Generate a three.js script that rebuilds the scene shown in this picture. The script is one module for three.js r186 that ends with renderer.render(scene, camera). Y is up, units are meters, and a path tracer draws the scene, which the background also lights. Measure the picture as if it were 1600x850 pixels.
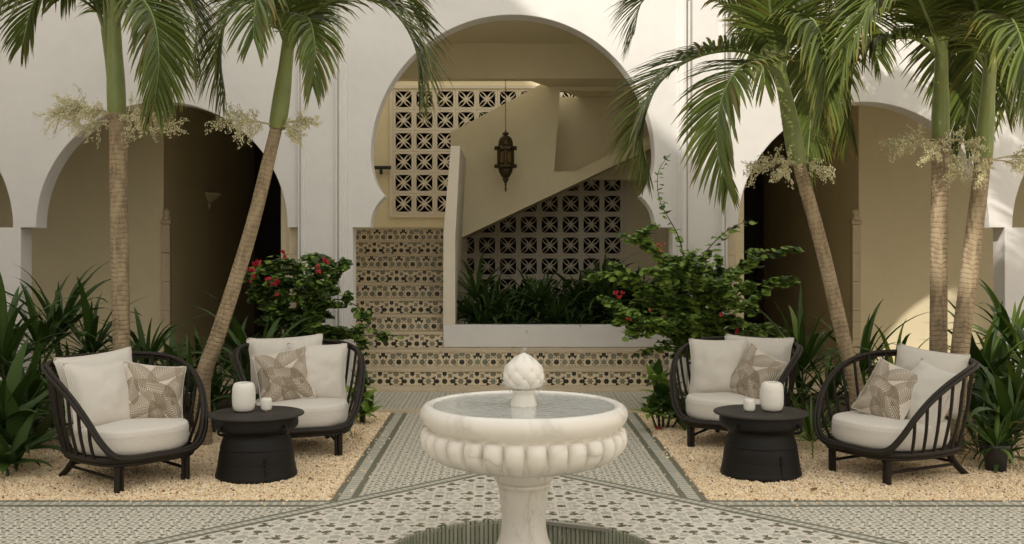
import * as THREE from 'three';
import { RoundedBoxGeometry } from 'three/addons/geometries/RoundedBoxGeometry.js';
import { mergeGeometries, mergeVertices, toCreasedNormals } from 'three/addons/utils/BufferGeometryUtils.js';

// ───────────────────────── camera, sky, sun, exposure ─────────────────────────
const scene = new THREE.Scene();
const renderer = new THREE.WebGLRenderer({ antialias: true });
renderer.setSize(1600, 850);
renderer.toneMapping = THREE.LinearToneMapping;
renderer.toneMappingExposure = 1.28;
renderer.shadowMap.enabled = true;

const CAM = { x: -0.1, y: 1.6, z: 5.33, f: 1600, cx: 787, cy: 390 };
const camera = new THREE.PerspectiveCamera(2 * Math.atan(425 / 1600) * 180 / Math.PI, 1600 / 850, 0.1, 400);
camera.position.set(CAM.x, CAM.y, CAM.z);
camera.lookAt(CAM.x, CAM.y, -20);
camera.setViewOffset(1600, 850, 13, 35, 1600, 850);
scene.add(camera);

// a bright, hazy, warm-white sky
{
  const w = 128, h = 64, d = new Float32Array(w * h * 4);
  for (let j = 0; j < h; j++) for (let i = 0; i < w; i++) {
    const el = ((j + 0.5) / h - 0.5) * Math.PI, s = Math.max(0, Math.sin(el)), o = (j * w + i) * 4;
    const t = Math.pow(s, 0.6), k = el < 0 ? 0.25 : 1;
    d[o] = k * (1.34 * (1 - t) + 1.02 * t); d[o + 1] = k * (1.26 * (1 - t) + 1.01 * t); d[o + 2] = k * (1.10 * (1 - t) + 1.00 * t); d[o + 3] = 1;
  }
  const sky = new THREE.DataTexture(d, w, h, THREE.RGBAFormat, THREE.FloatType);
  sky.mapping = THREE.EquirectangularReflectionMapping; sky.magFilter = THREE.LinearFilter; sky.needsUpdate = true;
  scene.background = sky; scene.environment = sky;
  scene.backgroundIntensity = scene.environmentIntensity = 0.94;
}
const SUN = new THREE.Vector3(-1.16, 1.05, 1.0).normalize();
const sun = new THREE.DirectionalLight(new THREE.Color(1.0, 0.93, 0.85), 2.7);
sun.position.copy(SUN).multiplyScalar(40); sun.target.position.set(0, 0, -3);
sun.castShadow = true; sun.shadow.mapSize.set(4096, 4096); sun.shadow.radius = 1.6;
Object.assign(sun.shadow.camera, { left: -18, right: 18, top: 18, bottom: -18, near: 1, far: 90 });
scene.add(sun, sun.target);

// ───────────────────────── helpers ─────────────────────────
const V = (x, y, z) => new THREE.Vector3(x, y, z);
const RAD = Math.PI / 180;
function rngOf(seed) { let a = seed >>> 0; return () => { a = (a + 0x6d2b79f5) | 0; let t = Math.imul(a ^ (a >>> 15), 1 | a); t = (t + Math.imul(t ^ (t >>> 7), 61 | t)) ^ t; return ((t ^ (t >>> 14)) >>> 0) / 4294967296; }; }
// a photograph pixel at a known distance from the camera, as a point in the courtyard
const at = (px, py, d) => V(CAM.x + (px - CAM.cx) * d / CAM.f, CAM.y - (py - CAM.cy) * d / CAM.f, CAM.z - d);

const taken = new Map();
function numbered(name) { const n = taken.get(name) || 0; taken.set(name, n + 1); return n ? name + '_' + String(n).padStart(3, '0') : name; }
function shade(o) { o.traverse((m) => { if (m.isMesh) { m.castShadow = true; m.receiveShadow = true; } }); return o; }
function tag(o, label, category, group) { o.userData.label = label; o.userData.category = category; if (group) o.userData.group = group; return o; }
function thing(name, label, category, p = [0, 0, 0], turn = 0, group) {
  const o = new THREE.Group(); o.name = numbered(name); scene.add(o);
  o.position.set(...p); o.rotation.y = turn;
  return tag(o, label, category, group);
}
function part(name, geo, mat, parent, p, r) {
  if (Array.isArray(geo)) geo = merge(geo);
  const m = new THREE.Mesh(geo, mat); m.name = parent ? name : numbered(name);
  if (p) m.position.set(...p); if (r) m.rotation.set(...r);
  (parent || scene).add(m); m.castShadow = m.receiveShadow = true;
  return m;
}
function struct(name, geo, mat, parent) { const m = part(name, geo, mat, parent); m.userData.kind = 'structure'; return m; }
function merge(list) {
  const plain = list.map((g) => { const n = g.index ? g.toNonIndexed() : g.clone(); for (const k of Object.keys(n.attributes)) if (!['position', 'normal', 'uv', 'color'].includes(k)) n.deleteAttribute(k); return n; });
  const all = (k) => plain.every((g) => g.attributes[k]);
  for (const k of ['uv', 'color', 'normal']) if (!all(k)) plain.forEach((g) => g.deleteAttribute(k));
  return mergeGeometries(plain);
}
function boxUV(g, s = 1, ox = 0, oy = 0) {
  if (g.index) g = g.toNonIndexed();
  const p = g.attributes.position, n = g.attributes.normal, uv = new Float32Array(p.count * 2);
  for (let i = 0; i < p.count; i++) {
    const ax = Math.abs(n.getX(i)), ay = Math.abs(n.getY(i)), az = Math.abs(n.getZ(i));
    let u, v;
    if (ay >= ax && ay >= az) { u = p.getX(i); v = -p.getZ(i); } else if (ax >= az) { u = p.getZ(i); v = p.getY(i); } else { u = p.getX(i); v = p.getY(i); }
    uv[2 * i] = (u + ox) / s; uv[2 * i + 1] = (v + oy) / s;
  }
  g.setAttribute('uv', new THREE.BufferAttribute(uv, 2));
  return g;
}
function box(x0, x1, y0, y1, z0, z1, bevel = 0) {
  const w = x1 - x0, h = y1 - y0, d = z1 - z0;
  const g = bevel ? new RoundedBoxGeometry(w, h, d, 2, bevel) : new THREE.BoxGeometry(w, h, d);
  g.translate((x0 + x1) / 2, (y0 + y1) / 2, (z0 + z1) / 2);
  return boxUV(g);
}
function tube(pts, r, seg = 24, rad = 8, closed = false) {
  const c = new THREE.CatmullRomCurve3(pts.map((p) => Array.isArray(p) ? V(...p) : p), closed, 'centripetal');
  const g = new THREE.TubeGeometry(c, seg, 1, rad, closed), p = g.attributes.position, rf = typeof r === 'function' ? r : () => r, o = V(0, 0, 0);
  for (let i = 0; i <= seg; i++) { c.getPointAt(Math.min(1, i / seg), o); const k = rf(i / seg); for (let j = 0; j <= rad; j++) { const n = i * (rad + 1) + j; p.setXYZ(n, o.x + (p.getX(n) - o.x) * k, o.y + (p.getY(n) - o.y) * k, o.z + (p.getZ(n) - o.z) * k); } }
  if (typeof r === 'function') g.computeVertexNormals();
  const L = c.getLength(), u = g.attributes.uv; for (let i = 0; i < u.count; i++) u.setXY(i, u.getX(i) * L, u.getY(i) * rf(0) * 6.28);
  return g;
}
// straight bar with round ends closed by caps
function bar(a, b, r, rad = 8, r2 = r) {
  a = Array.isArray(a) ? V(...a) : a; b = Array.isArray(b) ? V(...b) : b;
  const g = new THREE.CylinderGeometry(r2, r, a.distanceTo(b), rad, 1);
  g.applyQuaternion(new THREE.Quaternion().setFromUnitVectors(V(0, 1, 0), b.clone().sub(a).normalize()));
  return g.translate((a.x + b.x) / 2, (a.y + b.y) / 2, (a.z + b.z) / 2);
}
const lathe = (pts, seg = 48) => new THREE.LatheGeometry(pts.map((p) => new THREE.Vector2(p[0], p[1])), seg);
function tint(g, c) { const n = g.attributes.position.count, a = new Float32Array(n * 3); for (let i = 0; i < n; i++) { a[3 * i] = c[0]; a[3 * i + 1] = c[1]; a[3 * i + 2] = c[2]; } g.setAttribute('color', new THREE.BufferAttribute(a, 3)); return g; }

// ───────────────────────── textures ─────────────────────────
function tileNoise(period, seed) {   // value noise that repeats after `period` cells
  const r = rngOf(seed), t = new Float32Array(period * period); for (let i = 0; i < t.length; i++) t[i] = r();
  return (u, v) => {
    const x = ((u % 1) + 1) % 1 * period, y = ((v % 1) + 1) % 1 * period, i = Math.floor(x), j = Math.floor(y);
    let fx = x - i, fy = y - j; fx = fx * fx * (3 - 2 * fx); fy = fy * fy * (3 - 2 * fy);
    const i1 = (i + 1) % period, j1 = (j + 1) % period, a = t[(j % period) * period + (i % period)], b = t[(j % period) * period + i1], c = t[j1 * period + (i % period)], d = t[j1 * period + i1];
    return a + (b - a) * fx + (c - a) * fy + (a - b - c + d) * fx * fy;
  };
}
function fbm(base, oct, seed) { const n = []; for (let i = 0; i < oct; i++) n.push(tileNoise(base << i, seed + i * 17)); return (u, v) => { let s = 0, w = 0, k = 1; for (const f of n) { s += f(u, v) * k; w += k; k *= 0.55; } return s / w; }; }
const enc = (c) => 255 * (c <= 0.0031308 ? 12.92 * c : 1.055 * Math.pow(Math.max(0, c), 1 / 2.4) - 0.055);
function tex(size, f, { srgb = true, rep = 1 } = {}) {   // f(u, v) -> linear [r, g, b] or a grey value
  const d = new Uint8Array(size * size * 4);
  for (let j = 0; j < size; j++) for (let i = 0; i < size; i++) {
    let c = f((i + 0.5) / size, (j + 0.5) / size); if (typeof c === 'number') c = [c, c, c];
    const o = (j * size + i) * 4; for (let k = 0; k < 3; k++) d[o + k] = Math.max(0, Math.min(255, srgb ? enc(c[k]) : 255 * c[k])); d[o + 3] = 255;
  }
  const t = new THREE.DataTexture(d, size, size, THREE.RGBAFormat); finish(t, srgb, rep); return t;
}
function finish(t, srgb, rep) { t.wrapS = t.wrapT = THREE.RepeatWrapping; t.magFilter = THREE.LinearFilter; t.minFilter = THREE.LinearMipmapLinearFilter; t.generateMipmaps = true; if (srgb) t.colorSpace = THREE.SRGBColorSpace; t.repeat.set(rep, rep); t.needsUpdate = true; return t; }
function canvasTex(w, h, draw) { const c = document.createElement('canvas'); c.width = w; c.height = h; draw(c.getContext('2d'), w, h); return finish(new THREE.CanvasTexture(c), true, 1); }
const lin = (r, g, b) => new THREE.Color().setRGB(r, g, b);
function mat(c, roughness = 0.7, more = {}) { return new THREE.MeshStandardMaterial({ color: lin(...c), roughness, ...more }); }
function phys(c, roughness, more = {}) { return new THREE.MeshPhysicalMaterial({ color: lin(...c), roughness, ...more }); }

const nA = fbm(4, 6, 11), nB = fbm(8, 5, 77), nC = fbm(32, 3, 191), nD = fbm(3, 5, 401);
const plasterBump = tex(512, (u, v) => 0.5 * nA(u, v) + 0.3 * nB(u, v) + 0.2 * nC(u, v), { srgb: false, rep: 0.4 });
const plasterMap = tex(512, (u, v) => { const k = 0.94 + 0.09 * (nA(u, v) - 0.5) + 0.07 * (nD(v, u) - 0.5) + 0.05 * (nC(u, v) - 0.5); return [k, k * 0.993, k * 0.98]; }, { rep: 0.37 });
const stoneMap = tex(512, (u, v) => { const s = nB(u * 1, v) * 0.6 + nC(u, v) * 0.4, b = nA(u + 0.1 * nB(v, u), v); const k = 0.8 + 0.22 * (b - 0.4) + 0.2 * (s - 0.5); return [k, k * 0.97, k * 0.9]; }, { rep: 0.9 });
const grainBump = tex(256, (u, v) => nC(u, v), { srgb: false, rep: 3 });

const M = {};
M.white = mat([0.80, 0.78, 0.745], 0.82, { map: plasterMap, bumpMap: plasterBump, bumpScale: 0.006 });
M.tan = mat([0.81, 0.725, 0.495], 0.85, { map: plasterMap, bumpMap: plasterBump, bumpScale: 0.006 });  // cream plaster, the yellow of bounced light in shade put into the colour
M.hall = mat([0.81, 0.725, 0.495], 0.85, { map: plasterMap, bumpMap: plasterBump, bumpScale: 0.006 });  // same cream, with the olive cast of shade put into its colour
M.screen = mat([0.76, 0.69, 0.56], 0.85, { map: plasterMap });
M.stone = mat([0.74, 0.63, 0.46], 0.6, { map: stoneMap, bumpMap: grainBump, bumpScale: 0.001 });
M.shadeBrown = mat([0.045, 0.032, 0.02], 0.7);  // dark brown in place of shade on corridor and screen room walls
// ───────────────────────── the arcade wall ─────────────────────────
const WZ = -6.07, WT = 0.28, MPP = 11.4 / 1600;          // wall face, thickness
const wall = thing('wall', 'white arcade wall with tall lobed horseshoe portal between two round arches', 'wall');
wall.userData.kind = 'structure';
{
  const s = new THREE.Shape();
  s.moveTo(-10.5, -0.3); s.lineTo(10.5, -0.3); s.lineTo(10.5, 7.4); s.lineTo(-10.5, 7.4); s.closePath();
  const portal = new THREE.Path();
  portal.moveTo(-1.781, -0.2); portal.lineTo(-1.781, 1.845); portal.lineTo(-1.583, 1.845);
  portal.bezierCurveTo(-1.583, 2.0, -1.53, 2.10, -1.421, 2.193);
  portal.bezierCurveTo(-1.50, 2.25, -1.575, 2.42, -1.582, 2.633);
  portal.absarc(0, 2.633, 1.582, Math.PI, 0, true);
  portal.bezierCurveTo(1.575, 2.42, 1.50, 2.25, 1.421, 2.193);
  portal.bezierCurveTo(1.53, 2.10, 1.583, 2.0, 1.583, 1.845);
  portal.lineTo(1.781, 1.845); portal.lineTo(1.781, -0.2); portal.closePath();
  s.holes.push(portal);
  for (const sx of [-1, 1]) for (const [xi, xo, c] of [[2.38, 5.479, 3.908], [5.736, 8.8, 6.965]]) {
    const a = new THREE.Path(), R = 1.40, xs = [sx * xi, sx * xo].sort((p, q) => p - q);
    a.moveTo(xs[0], -0.2); a.lineTo(xs[0], 1.845); a.lineTo(sx * c - R, 1.845);
    a.absarc(sx * c, 1.845, R, Math.PI, 0, true);
    a.lineTo(xs[1], 1.845); a.lineTo(xs[1], -0.2); a.closePath(); s.holes.push(a);
  }
  const g = new THREE.ExtrudeGeometry(s, { depth: WT - 0.016, bevelEnabled: true, bevelThickness: 0.008, bevelSize: 0.008, bevelOffset: -0.008, bevelSegments: 2, curveSegments: 56 });
  g.translate(0, 0, WZ - WT + 0.008);
  part('masonry', boxUV(g), M.white, wall);
  // moulded pilasters either side of the portal, run up the whole wall
  const prof = [[-2.38, 0], [-2.38, 0.05], [-2.366, 0.05], [-2.360, 0.03], [-2.347, 0.03], [-2.343, 0.062], [-2.318, 0.062], [-2.313, 0.04], [-2.302, 0.04], [-2.298, 0.02], [-1.972, 0.02], [-1.968, 0.05], [-1.945, 0.05], [-1.94, 0.03], [-1.925, 0.03], [-1.92, 0.072], [-1.888, 0.072], [-1.883, 0.05], [-1.866, 0.05], [-1.862, 0.03], [-1.84, 0.03], [-1.836, 0]];
  for (const sx of [-1, 1]) {
    const ps = new THREE.Shape(prof.map(([x, z]) => new THREE.Vector2(x * -sx, -z)));
    const pg = new THREE.ExtrudeGeometry(ps, { depth: 7.3, bevelEnabled: false });
    pg.rotateX(-Math.PI / 2); pg.translate(0, 0, WZ + 0.001);
    part('pilaster', boxUV(pg), M.white, wall);
  }
  // set-back stone jambs below the springing of the side arches, with a tiled foot
  for (const sx of [-1, 1]) {
    const x0 = Math.min(sx * 2.50, sx * 2.382), x1 = Math.max(sx * 2.50, sx * 2.382);
    for (let k = 0; k < 4; k++) part('jamb_stone', box(x0, x1, 0.62 + k * 0.307, 0.62 + k * 0.307 + 0.304, WZ - 0.26, WZ - 0.06, 0.003), M.stone, wall);
  }
  const cap = box(-10.5, 10.5, 7.4, 7.52, WZ - WT - 0.06, WZ + 0.06, 0.01); part('coping', cap, M.white, wall);
}

// ───────────────────────── stair hall behind the portal ─────────────────────────
const BZ = 5.33 - 15.6;                                      // rear wall face
{
  const zi = WZ - WT;                                        // inner face of the arcade wall
  const rear = thing('wall', 'rear stair hall wall with pierced breeze block screen', 'wall'); rear.userData.kind = 'structure';
  // rear wall as masonry around the screen opening
  const sx0 = -1.785, sx1 = sx0 + 11 * 0.3183, sTop = 4.05, ph = 0.3183;
  part('masonry', [box(-2.62, sx0, -0.3, 5.7, BZ - 0.2, BZ), box(sx1, 2.62, -0.3, 5.7, BZ - 0.2, BZ), box(sx0, sx1, sTop, 5.7, BZ - 0.2, BZ)], M.tan, rear);
  const lowL = sTop - 6 * ph, nRow = 11;
  part('masonry', [box(sx0, -0.66, -0.3, lowL - 0.004, BZ - 0.2, BZ), box(-0.66, sx1, -0.3, sTop - nRow * ph - 0.002, BZ - 0.2, BZ)], M.tan, rear);
  // one pierced block: square frame, four lens-shaped petals on the diagonals, four side openings
  const blk = (() => {
    const h = ph / 2 - 0.0015, b = 0.123, s = new THREE.Shape(); s.moveTo(-h, -h); s.lineTo(h, -h); s.lineTo(h, h); s.lineTo(-h, h); s.closePath();
    for (let k = 0; k < 4; k++) {
      const a = k * Math.PI / 2, rot = (x, y) => [x * Math.cos(a) - y * Math.sin(a), x * Math.sin(a) + y * Math.cos(a)];
      const lens = new THREE.Path(), A = rot(0.020, 0.020), B = rot(b - 0.004, b - 0.004), C1 = rot(0.102, 0.043), C2 = rot(0.043, 0.102);
      lens.moveTo(...A); lens.quadraticCurveTo(...C1, ...B); lens.quadraticCurveTo(...C2, ...A); s.holes.push(lens);
      const side = new THREE.Path(), P0 = rot(0.033, 0), P1 = rot(b, -0.098), P2 = rot(b, 0.098), K1 = rot(0.088, 0.022), K2 = rot(0.088, -0.022);
      side.moveTo(...P0); side.quadraticCurveTo(...K2, ...P1); side.lineTo(...P2); side.quadraticCurveTo(...K1, ...P0); s.holes.push(side);
    }
    const g = new THREE.ExtrudeGeometry(s, { depth: 0.08, bevelEnabled: false, curveSegments: 7 }); g.translate(0, 0, -0.08); return boxUV(g);
  })();
  for (let r = 0; r < nRow; r++) for (let c = 0; c < 11; c++) {
    const x = sx0 + (c + 0.5) * ph, y = sTop - (r + 0.5) * ph;
    if (r >= 6 && c < 3) continue;                            // hidden behind the landing and the stair wall
    part('screen_block', blk, M.screen, rear, [x, y, BZ + 0.01]);
  }
  // thin frame round the screen
  const fz0 = BZ + 0.0015, fz1 = BZ + 0.028;
  part('screen_frame', [box(sx0 - 0.05, sx0 - 0.001, lowL - 0.05, sTop + 0.05, fz0, fz1), box(sx1 + 0.001, sx1 + 0.05, 0.6, sTop + 0.05, fz0, fz1), box(sx0 - 0.0005, sx1 + 0.0005, sTop + 0.001, sTop + 0.05, fz0, fz1 - 0.001), box(sx0 - 0.0005, -0.70, lowL - 0.05, lowL - 0.001, fz0, fz1 - 0.001)], M.screen, rear);
  struct('wall', [box(-2.49, 2.49, -0.3, 5.7, BZ - 5.0, BZ - 4.8), box(-2.49, 2.49, 4.6, 4.7, BZ - 4.8, BZ - 0.2), box(-2.495, -2.4, -0.3, 4.6, BZ - 4.8, BZ - 0.2), box(2.4, 2.495, -0.3, 4.6, BZ - 4.8, BZ - 0.2)], M.shadeBrown);   // added closed room behind the screen, its shade put into the dark wall colour
  for (const s of [-1, 1]) struct('wall', box(Math.min(s * 2.5, s * 2.64), Math.max(s * 2.5, s * 2.64), -0.3, 5.7, BZ + 0.001, zi - 0.001), M.tan);
  struct('ceiling', box(-2.499, 2.499, 4.30, 4.50, 5.33 - 13.4, zi - 0.002), M.tan);
  struct('beam', box(-2.498, 2.498, 3.84, 4.4985, 5.33 - 13.62, 5.33 - 13.402), M.tan);
  // low ceiling slab over the right half of the stairwell, its free edge running back at an angle
  {
    const s = new THREE.Shape([[0.26, -13.622], [2.497, -13.622], [2.497, -15.598], [1.28, -15.598]].map(([x, z]) => new THREE.Vector2(x, -(5.33 + z))));
    const g = new THREE.ExtrudeGeometry(s, { depth: 0.30, bevelEnabled: false }); g.rotateX(-Math.PI / 2); g.translate(0, 3.842, 0);
    struct('ceiling', boxUV(g), M.tan);
  }
}

// ───────────────────────── tile print ─────────────────────────
const PER = 0.366;                                            // the star lattice
function drawLattice(c, S, cells, pal, seed) {
  const r = rngOf(seed), u = S / cells, shapes = [], tone = (a) => { const q = a[Math.floor(r() * a.length)], k = 0.92 + 0.16 * r(); return `rgb(${q.map((x) => Math.round(x * k)).join(',')})`; };
  const add = (x, y, rot, pts, col) => shapes.push([x, y, rot, pts.map(([a, b]) => [a * 1.06, b * 1.06]), tone(col)]);
  const star = (n, R, q) => { const p = []; for (let k = 0; k < 2 * n; k++) { const a = k * Math.PI / n, e = k % 2 ? q : R; p.push([e * Math.cos(a), e * Math.sin(a)]); } return p; };
  const hex = [[0.092, 0], [0.048, 0.06], [-0.048, 0.06], [-0.092, 0], [-0.048, -0.06], [0.048, -0.06]], pet = [[0.098, 0], [0.045, 0.078], [-0.035, 0.088], [-0.098, 0], [-0.035, -0.088], [0.045, -0.078]], chev = [[0.075, 0], [-0.035, 0.08], [-0.012, 0.02], [-0.05, 0], [-0.012, -0.02], [-0.035, -0.08]];
  for (let i = 0; i < cells; i++) for (let j = 0; j < cells; j++) {
    add(i, j, Math.PI / 8, star(8, 0.086, 0.068), pal.dark); add(i + 0.5, j + 0.5, 0, star(8, 0.088, 0.070), pal.dark);
    for (const [dx, dy, q] of [[0.25, 0, 0], [0.75, 0, 0], [0, 0.25, 1], [0, 0.75, 1]]) add(i + dx, j + dy, q * Math.PI / 2, hex, pal.dark);
    add(i + 0.5, j, 0, star(6, 0.115, 0.062), pal.mid); add(i, j + 0.5, Math.PI / 2, star(6, 0.115, 0.062), pal.mid);
    for (let k = 0; k < 8; k++) { const a = k * Math.PI / 4, e = a + Math.PI / 8; add(i + 0.5 + 0.262 * Math.cos(a), j + 0.5 + 0.262 * Math.sin(a), a, pet, pal.mid); add(i + 0.5 + 0.43 * Math.cos(e), j + 0.5 + 0.43 * Math.sin(e), e, chev, pal.dark); add(i + 0.5 + 0.155 * Math.cos(e), j + 0.5 + 0.155 * Math.sin(e), e, star(4, 0.024, 0.016), pal.dark); }
    for (const [dx, dy] of [[0.17, 0.17], [0.83, 0.17], [0.17, 0.83], [0.83, 0.83]]) add(i + dx, j + dy, Math.PI / 4, star(4, 0.085, 0.05), pal.mid);
  }
  c.fillStyle = `rgb(${pal.ground.join(',')})`; c.fillRect(0, 0, S, S);
  const each = (s, f) => { for (const ox of [-1, 0, 1]) for (const oy of [-1, 0, 1]) { const X = s[0] * u + ox * S, Y = s[1] * u + oy * S; if (X < -u || X > S + u || Y < -u || Y > S + u) continue; c.beginPath(); s[3].forEach(([a, b], k) => c[k ? 'lineTo' : 'moveTo'](X + u * (a * Math.cos(s[2]) - b * Math.sin(s[2])), Y + u * (a * Math.sin(s[2]) + b * Math.cos(s[2])))); c.closePath(); f(s); } };
  c.lineJoin = 'round'; c.lineWidth = pal.line * u; c.strokeStyle = `rgb(${pal.strap.join(',')})`;
  for (const s of shapes) each(s, () => c.stroke());
  for (const s of shapes) each(s, (q) => { c.fillStyle = q[4]; c.fill(); });
  // glaze mottling and small chips, matter of the tiles
  for (let k = 0; k < 900; k++) { const q = 0.04 + 0.05 * r(); c.fillStyle = r() < 0.5 ? `rgba(255,250,235,${q})` : `rgba(60,50,30,${q})`; c.beginPath(); c.arc(r() * S, r() * S, (0.5 + 5 * r() * r()), 0, 7); c.fill(); }
}
const floorPal = { strap: [222, 215, 200], ground: [218, 211, 196], line: 0.05, mid: [[190, 185, 170], [182, 180, 166], [196, 189, 174], [184, 183, 168]], dark: [[112, 108, 84], [100, 98, 78], [122, 116, 96], [90, 90, 72]] };
const riserPal = { strap: [222, 206, 174], ground: [220, 204, 172], line: 0.05, mid: [[134, 130, 110], [122, 124, 108], [142, 132, 112], [126, 120, 96]], dark: [[34, 38, 30], [28, 34, 28], [46, 42, 32]] };
const pathPal = { strap: [222, 216, 200], ground: [218, 212, 196], line: 0.05, mid: [[168, 163, 144], [156, 153, 134], [176, 169, 150]], dark: [[102, 98, 76], [114, 110, 88], [92, 90, 72]] };
const lattice = (pal, cells, size, seed) => canvasTex(size, size, (c, w) => drawLattice(c, w, cells, pal, seed));
M.floorTile = mat([1, 1, 1], 0.42, { map: lattice(floorPal, 2, 1024, 3), bumpMap: plasterBump, bumpScale: 0.001 });
M.riserTile = mat([1, 1, 1], 0.38, { map: lattice(riserPal, 2, 1024, 5) });
M.pathTile = mat([1, 1, 1], 0.5, { map: lattice(pathPal, 4, 1024, 9), bumpMap: plasterBump, bumpScale: 0.001 });
M.grout = mat([0.34, 0.32, 0.27], 0.95);
M.greenStone = mat([0.20, 0.20, 0.145], 0.55, { map: stoneMap });
M.paleStrip = mat([0.68, 0.66, 0.59], 0.55, { map: stoneMap });
M.greyStrip = mat([0.44, 0.45, 0.39], 0.55, { map: stoneMap });

// ───────────────────────── stairs ─────────────────────────
{
  const st = thing('staircase', 'tiled staircase with cream treads rising behind the planter wall', 'staircase'); st.userData.kind = 'structure';
  const D1 = 11.6, T = 0.30, H = 0.185, y0 = 0.063, hw = PER / 2, tileGeo = new Map();
  const riser = (k, x0, x1, z, y) => {
    const A = k % 2 === 1, first = Math.ceil((x0 + 0.036) / hw), x = (n) => -0.036 + n * hw;
    for (let n = first - 1; x(n) < x1; n++) {
      const a = Math.max(x(n), x0) + 0.0012, b = Math.min(x(n + 1), x1) - 0.0012; if (b - a < 0.01) continue;
      const key = `${A}${((n % 4) + 4) % 4}${(b - a).toFixed(3)}${(a - x(n)).toFixed(3)}`;
      if (!tileGeo.has(key)) { const g = new THREE.BoxGeometry(b - a, 0.152, 0.012); tileGeo.set(key, boxUV(g, 2 * PER, a + (b - a) / 2 + 0.036, (A ? 0 : PER / 2) + 0.031)); }
      part('tile', tileGeo.get(key), M.riserTile, st, [(a + b) / 2, y + 0.077, z + 0.006]);
    }
  };
  const tread = (x0, x1, z, y, dep) => {
    const n = Math.max(1, Math.round((x1 - x0) / 0.9)), w = (x1 - x0) / n;
    for (let i = 0; i < n; i++) part('tread', box(x0 + i * w + 0.001, x0 + (i + 1) * w - 0.001, y, y + 0.031, z - dep, z + 0.022, 0.004), M.stone, st);
  };
  tread(-2.495, 2.495, 5.33 - 11.3, 0.032, 0.30);
  const core = [];
  for (let k = 1; k <= 10; k++) {
    const z = 5.33 - (D1 + T * (k - 1)), y = y0 + H * (k - 1), xr = k <= 2 ? 2.495 : -0.825;
    riser(k, -2.495, xr, z, y);
    tread(-2.495, xr, z, y + 0.154, k === 10 ? 1.29 : 0.30);
    core.push(box(-2.494, xr - 0.001, -0.2, y + 0.153, z - T - (k === 10 ? 1 : 0), z - 0.001));
  }
  part('core', core, M.stone, st);
}
// planter wall under the upper flight, with the flared stair newel at its end
{
  const zf = 5.33 - 12.2 + 0.004, w = struct('wall', [box(-0.823, 2.494, 0.434, 0.70, zf - 0.18, zf, 0.012)], M.white);
  w.userData = { kind: 'structure', label: 'low cream planter wall above the two wide tiled steps', category: 'wall' };
  // newel and inner side wall of the first flight
  const q = (px, py) => { const p = at(px, py, 12.2); return new THREE.Vector2(p.x, p.y); };
  const s = new THREE.Shape([q(692, 508.8), q(692.5, 365), q(704, 228), q(719, 228), q(711.5, 372), q(711, 508.8)]);
  const g = new THREE.ExtrudeGeometry(s, { depth: 1.86, bevelEnabled: true, bevelThickness: 0.008, bevelSize: 0.008, bevelOffset: -0.008, bevelSegments: 2 });
  g.translate(0, 0, zf - 1.872);
  const nw = struct('wall', boxUV(g), M.screen); nw.userData = { kind: 'structure', label: 'tall tapering stair wall standing beside the tiled flight', category: 'wall' };
}
// the upper flight: a solid sloping parapet with a soffit behind it and a dark recess above
{
  const d = 14.1, q = (px, py) => { const p = at(px, py, d); return new THREE.Vector2(p.x, p.y); };
  const s = new THREE.Shape([q(704, 380), q(704, 207), q(835, 137), q(960, 70), q(1075, 70), q(1075, 204), q(720, 372)]);
  const h = new THREE.Path([q(875, 142), q(866, 268), q(938, 268), q(1068, 207), q(1068, 142)]); s.holes.push(h);
  const g = new THREE.ExtrudeGeometry(s, { depth: 0.14, bevelEnabled: false }); g.translate(0, 0, 5.33 - d - 0.14);
  const pn = struct('wall', boxUV(g), M.hall); pn.userData = { kind: 'structure', label: 'sloping solid parapet of the upper stair flight behind the lantern', category: 'wall' };
  const n0 = at(866, 268, d), n1 = at(1068, 142, d); struct('recess', [box(n0.x + 0.02, n1.x + 0.2, n0.y - 0.05, 3.84, 5.33 - d - 1.0, 5.33 - d - 0.94), box(n0.x - 0.06, n0.x - 0.01, n0.y - 0.05, 3.84, 5.33 - d - 1.0, 5.33 - d - 0.141)], M.tan);
  const a = at(720, 372, d), b = at(1075, 204, d), L = Math.hypot(b.x - a.x, b.y - a.y), ang = Math.atan2(b.y - a.y, b.x - a.x);
  const f = new THREE.BoxGeometry(L, 0.16, 1.35); f.translate(L / 2, 0.082, -0.675); f.rotateZ(ang); f.translate(a.x, a.y, 5.33 - d - 0.142);
  struct('soffit', boxUV(f), M.tan);
}

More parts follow.
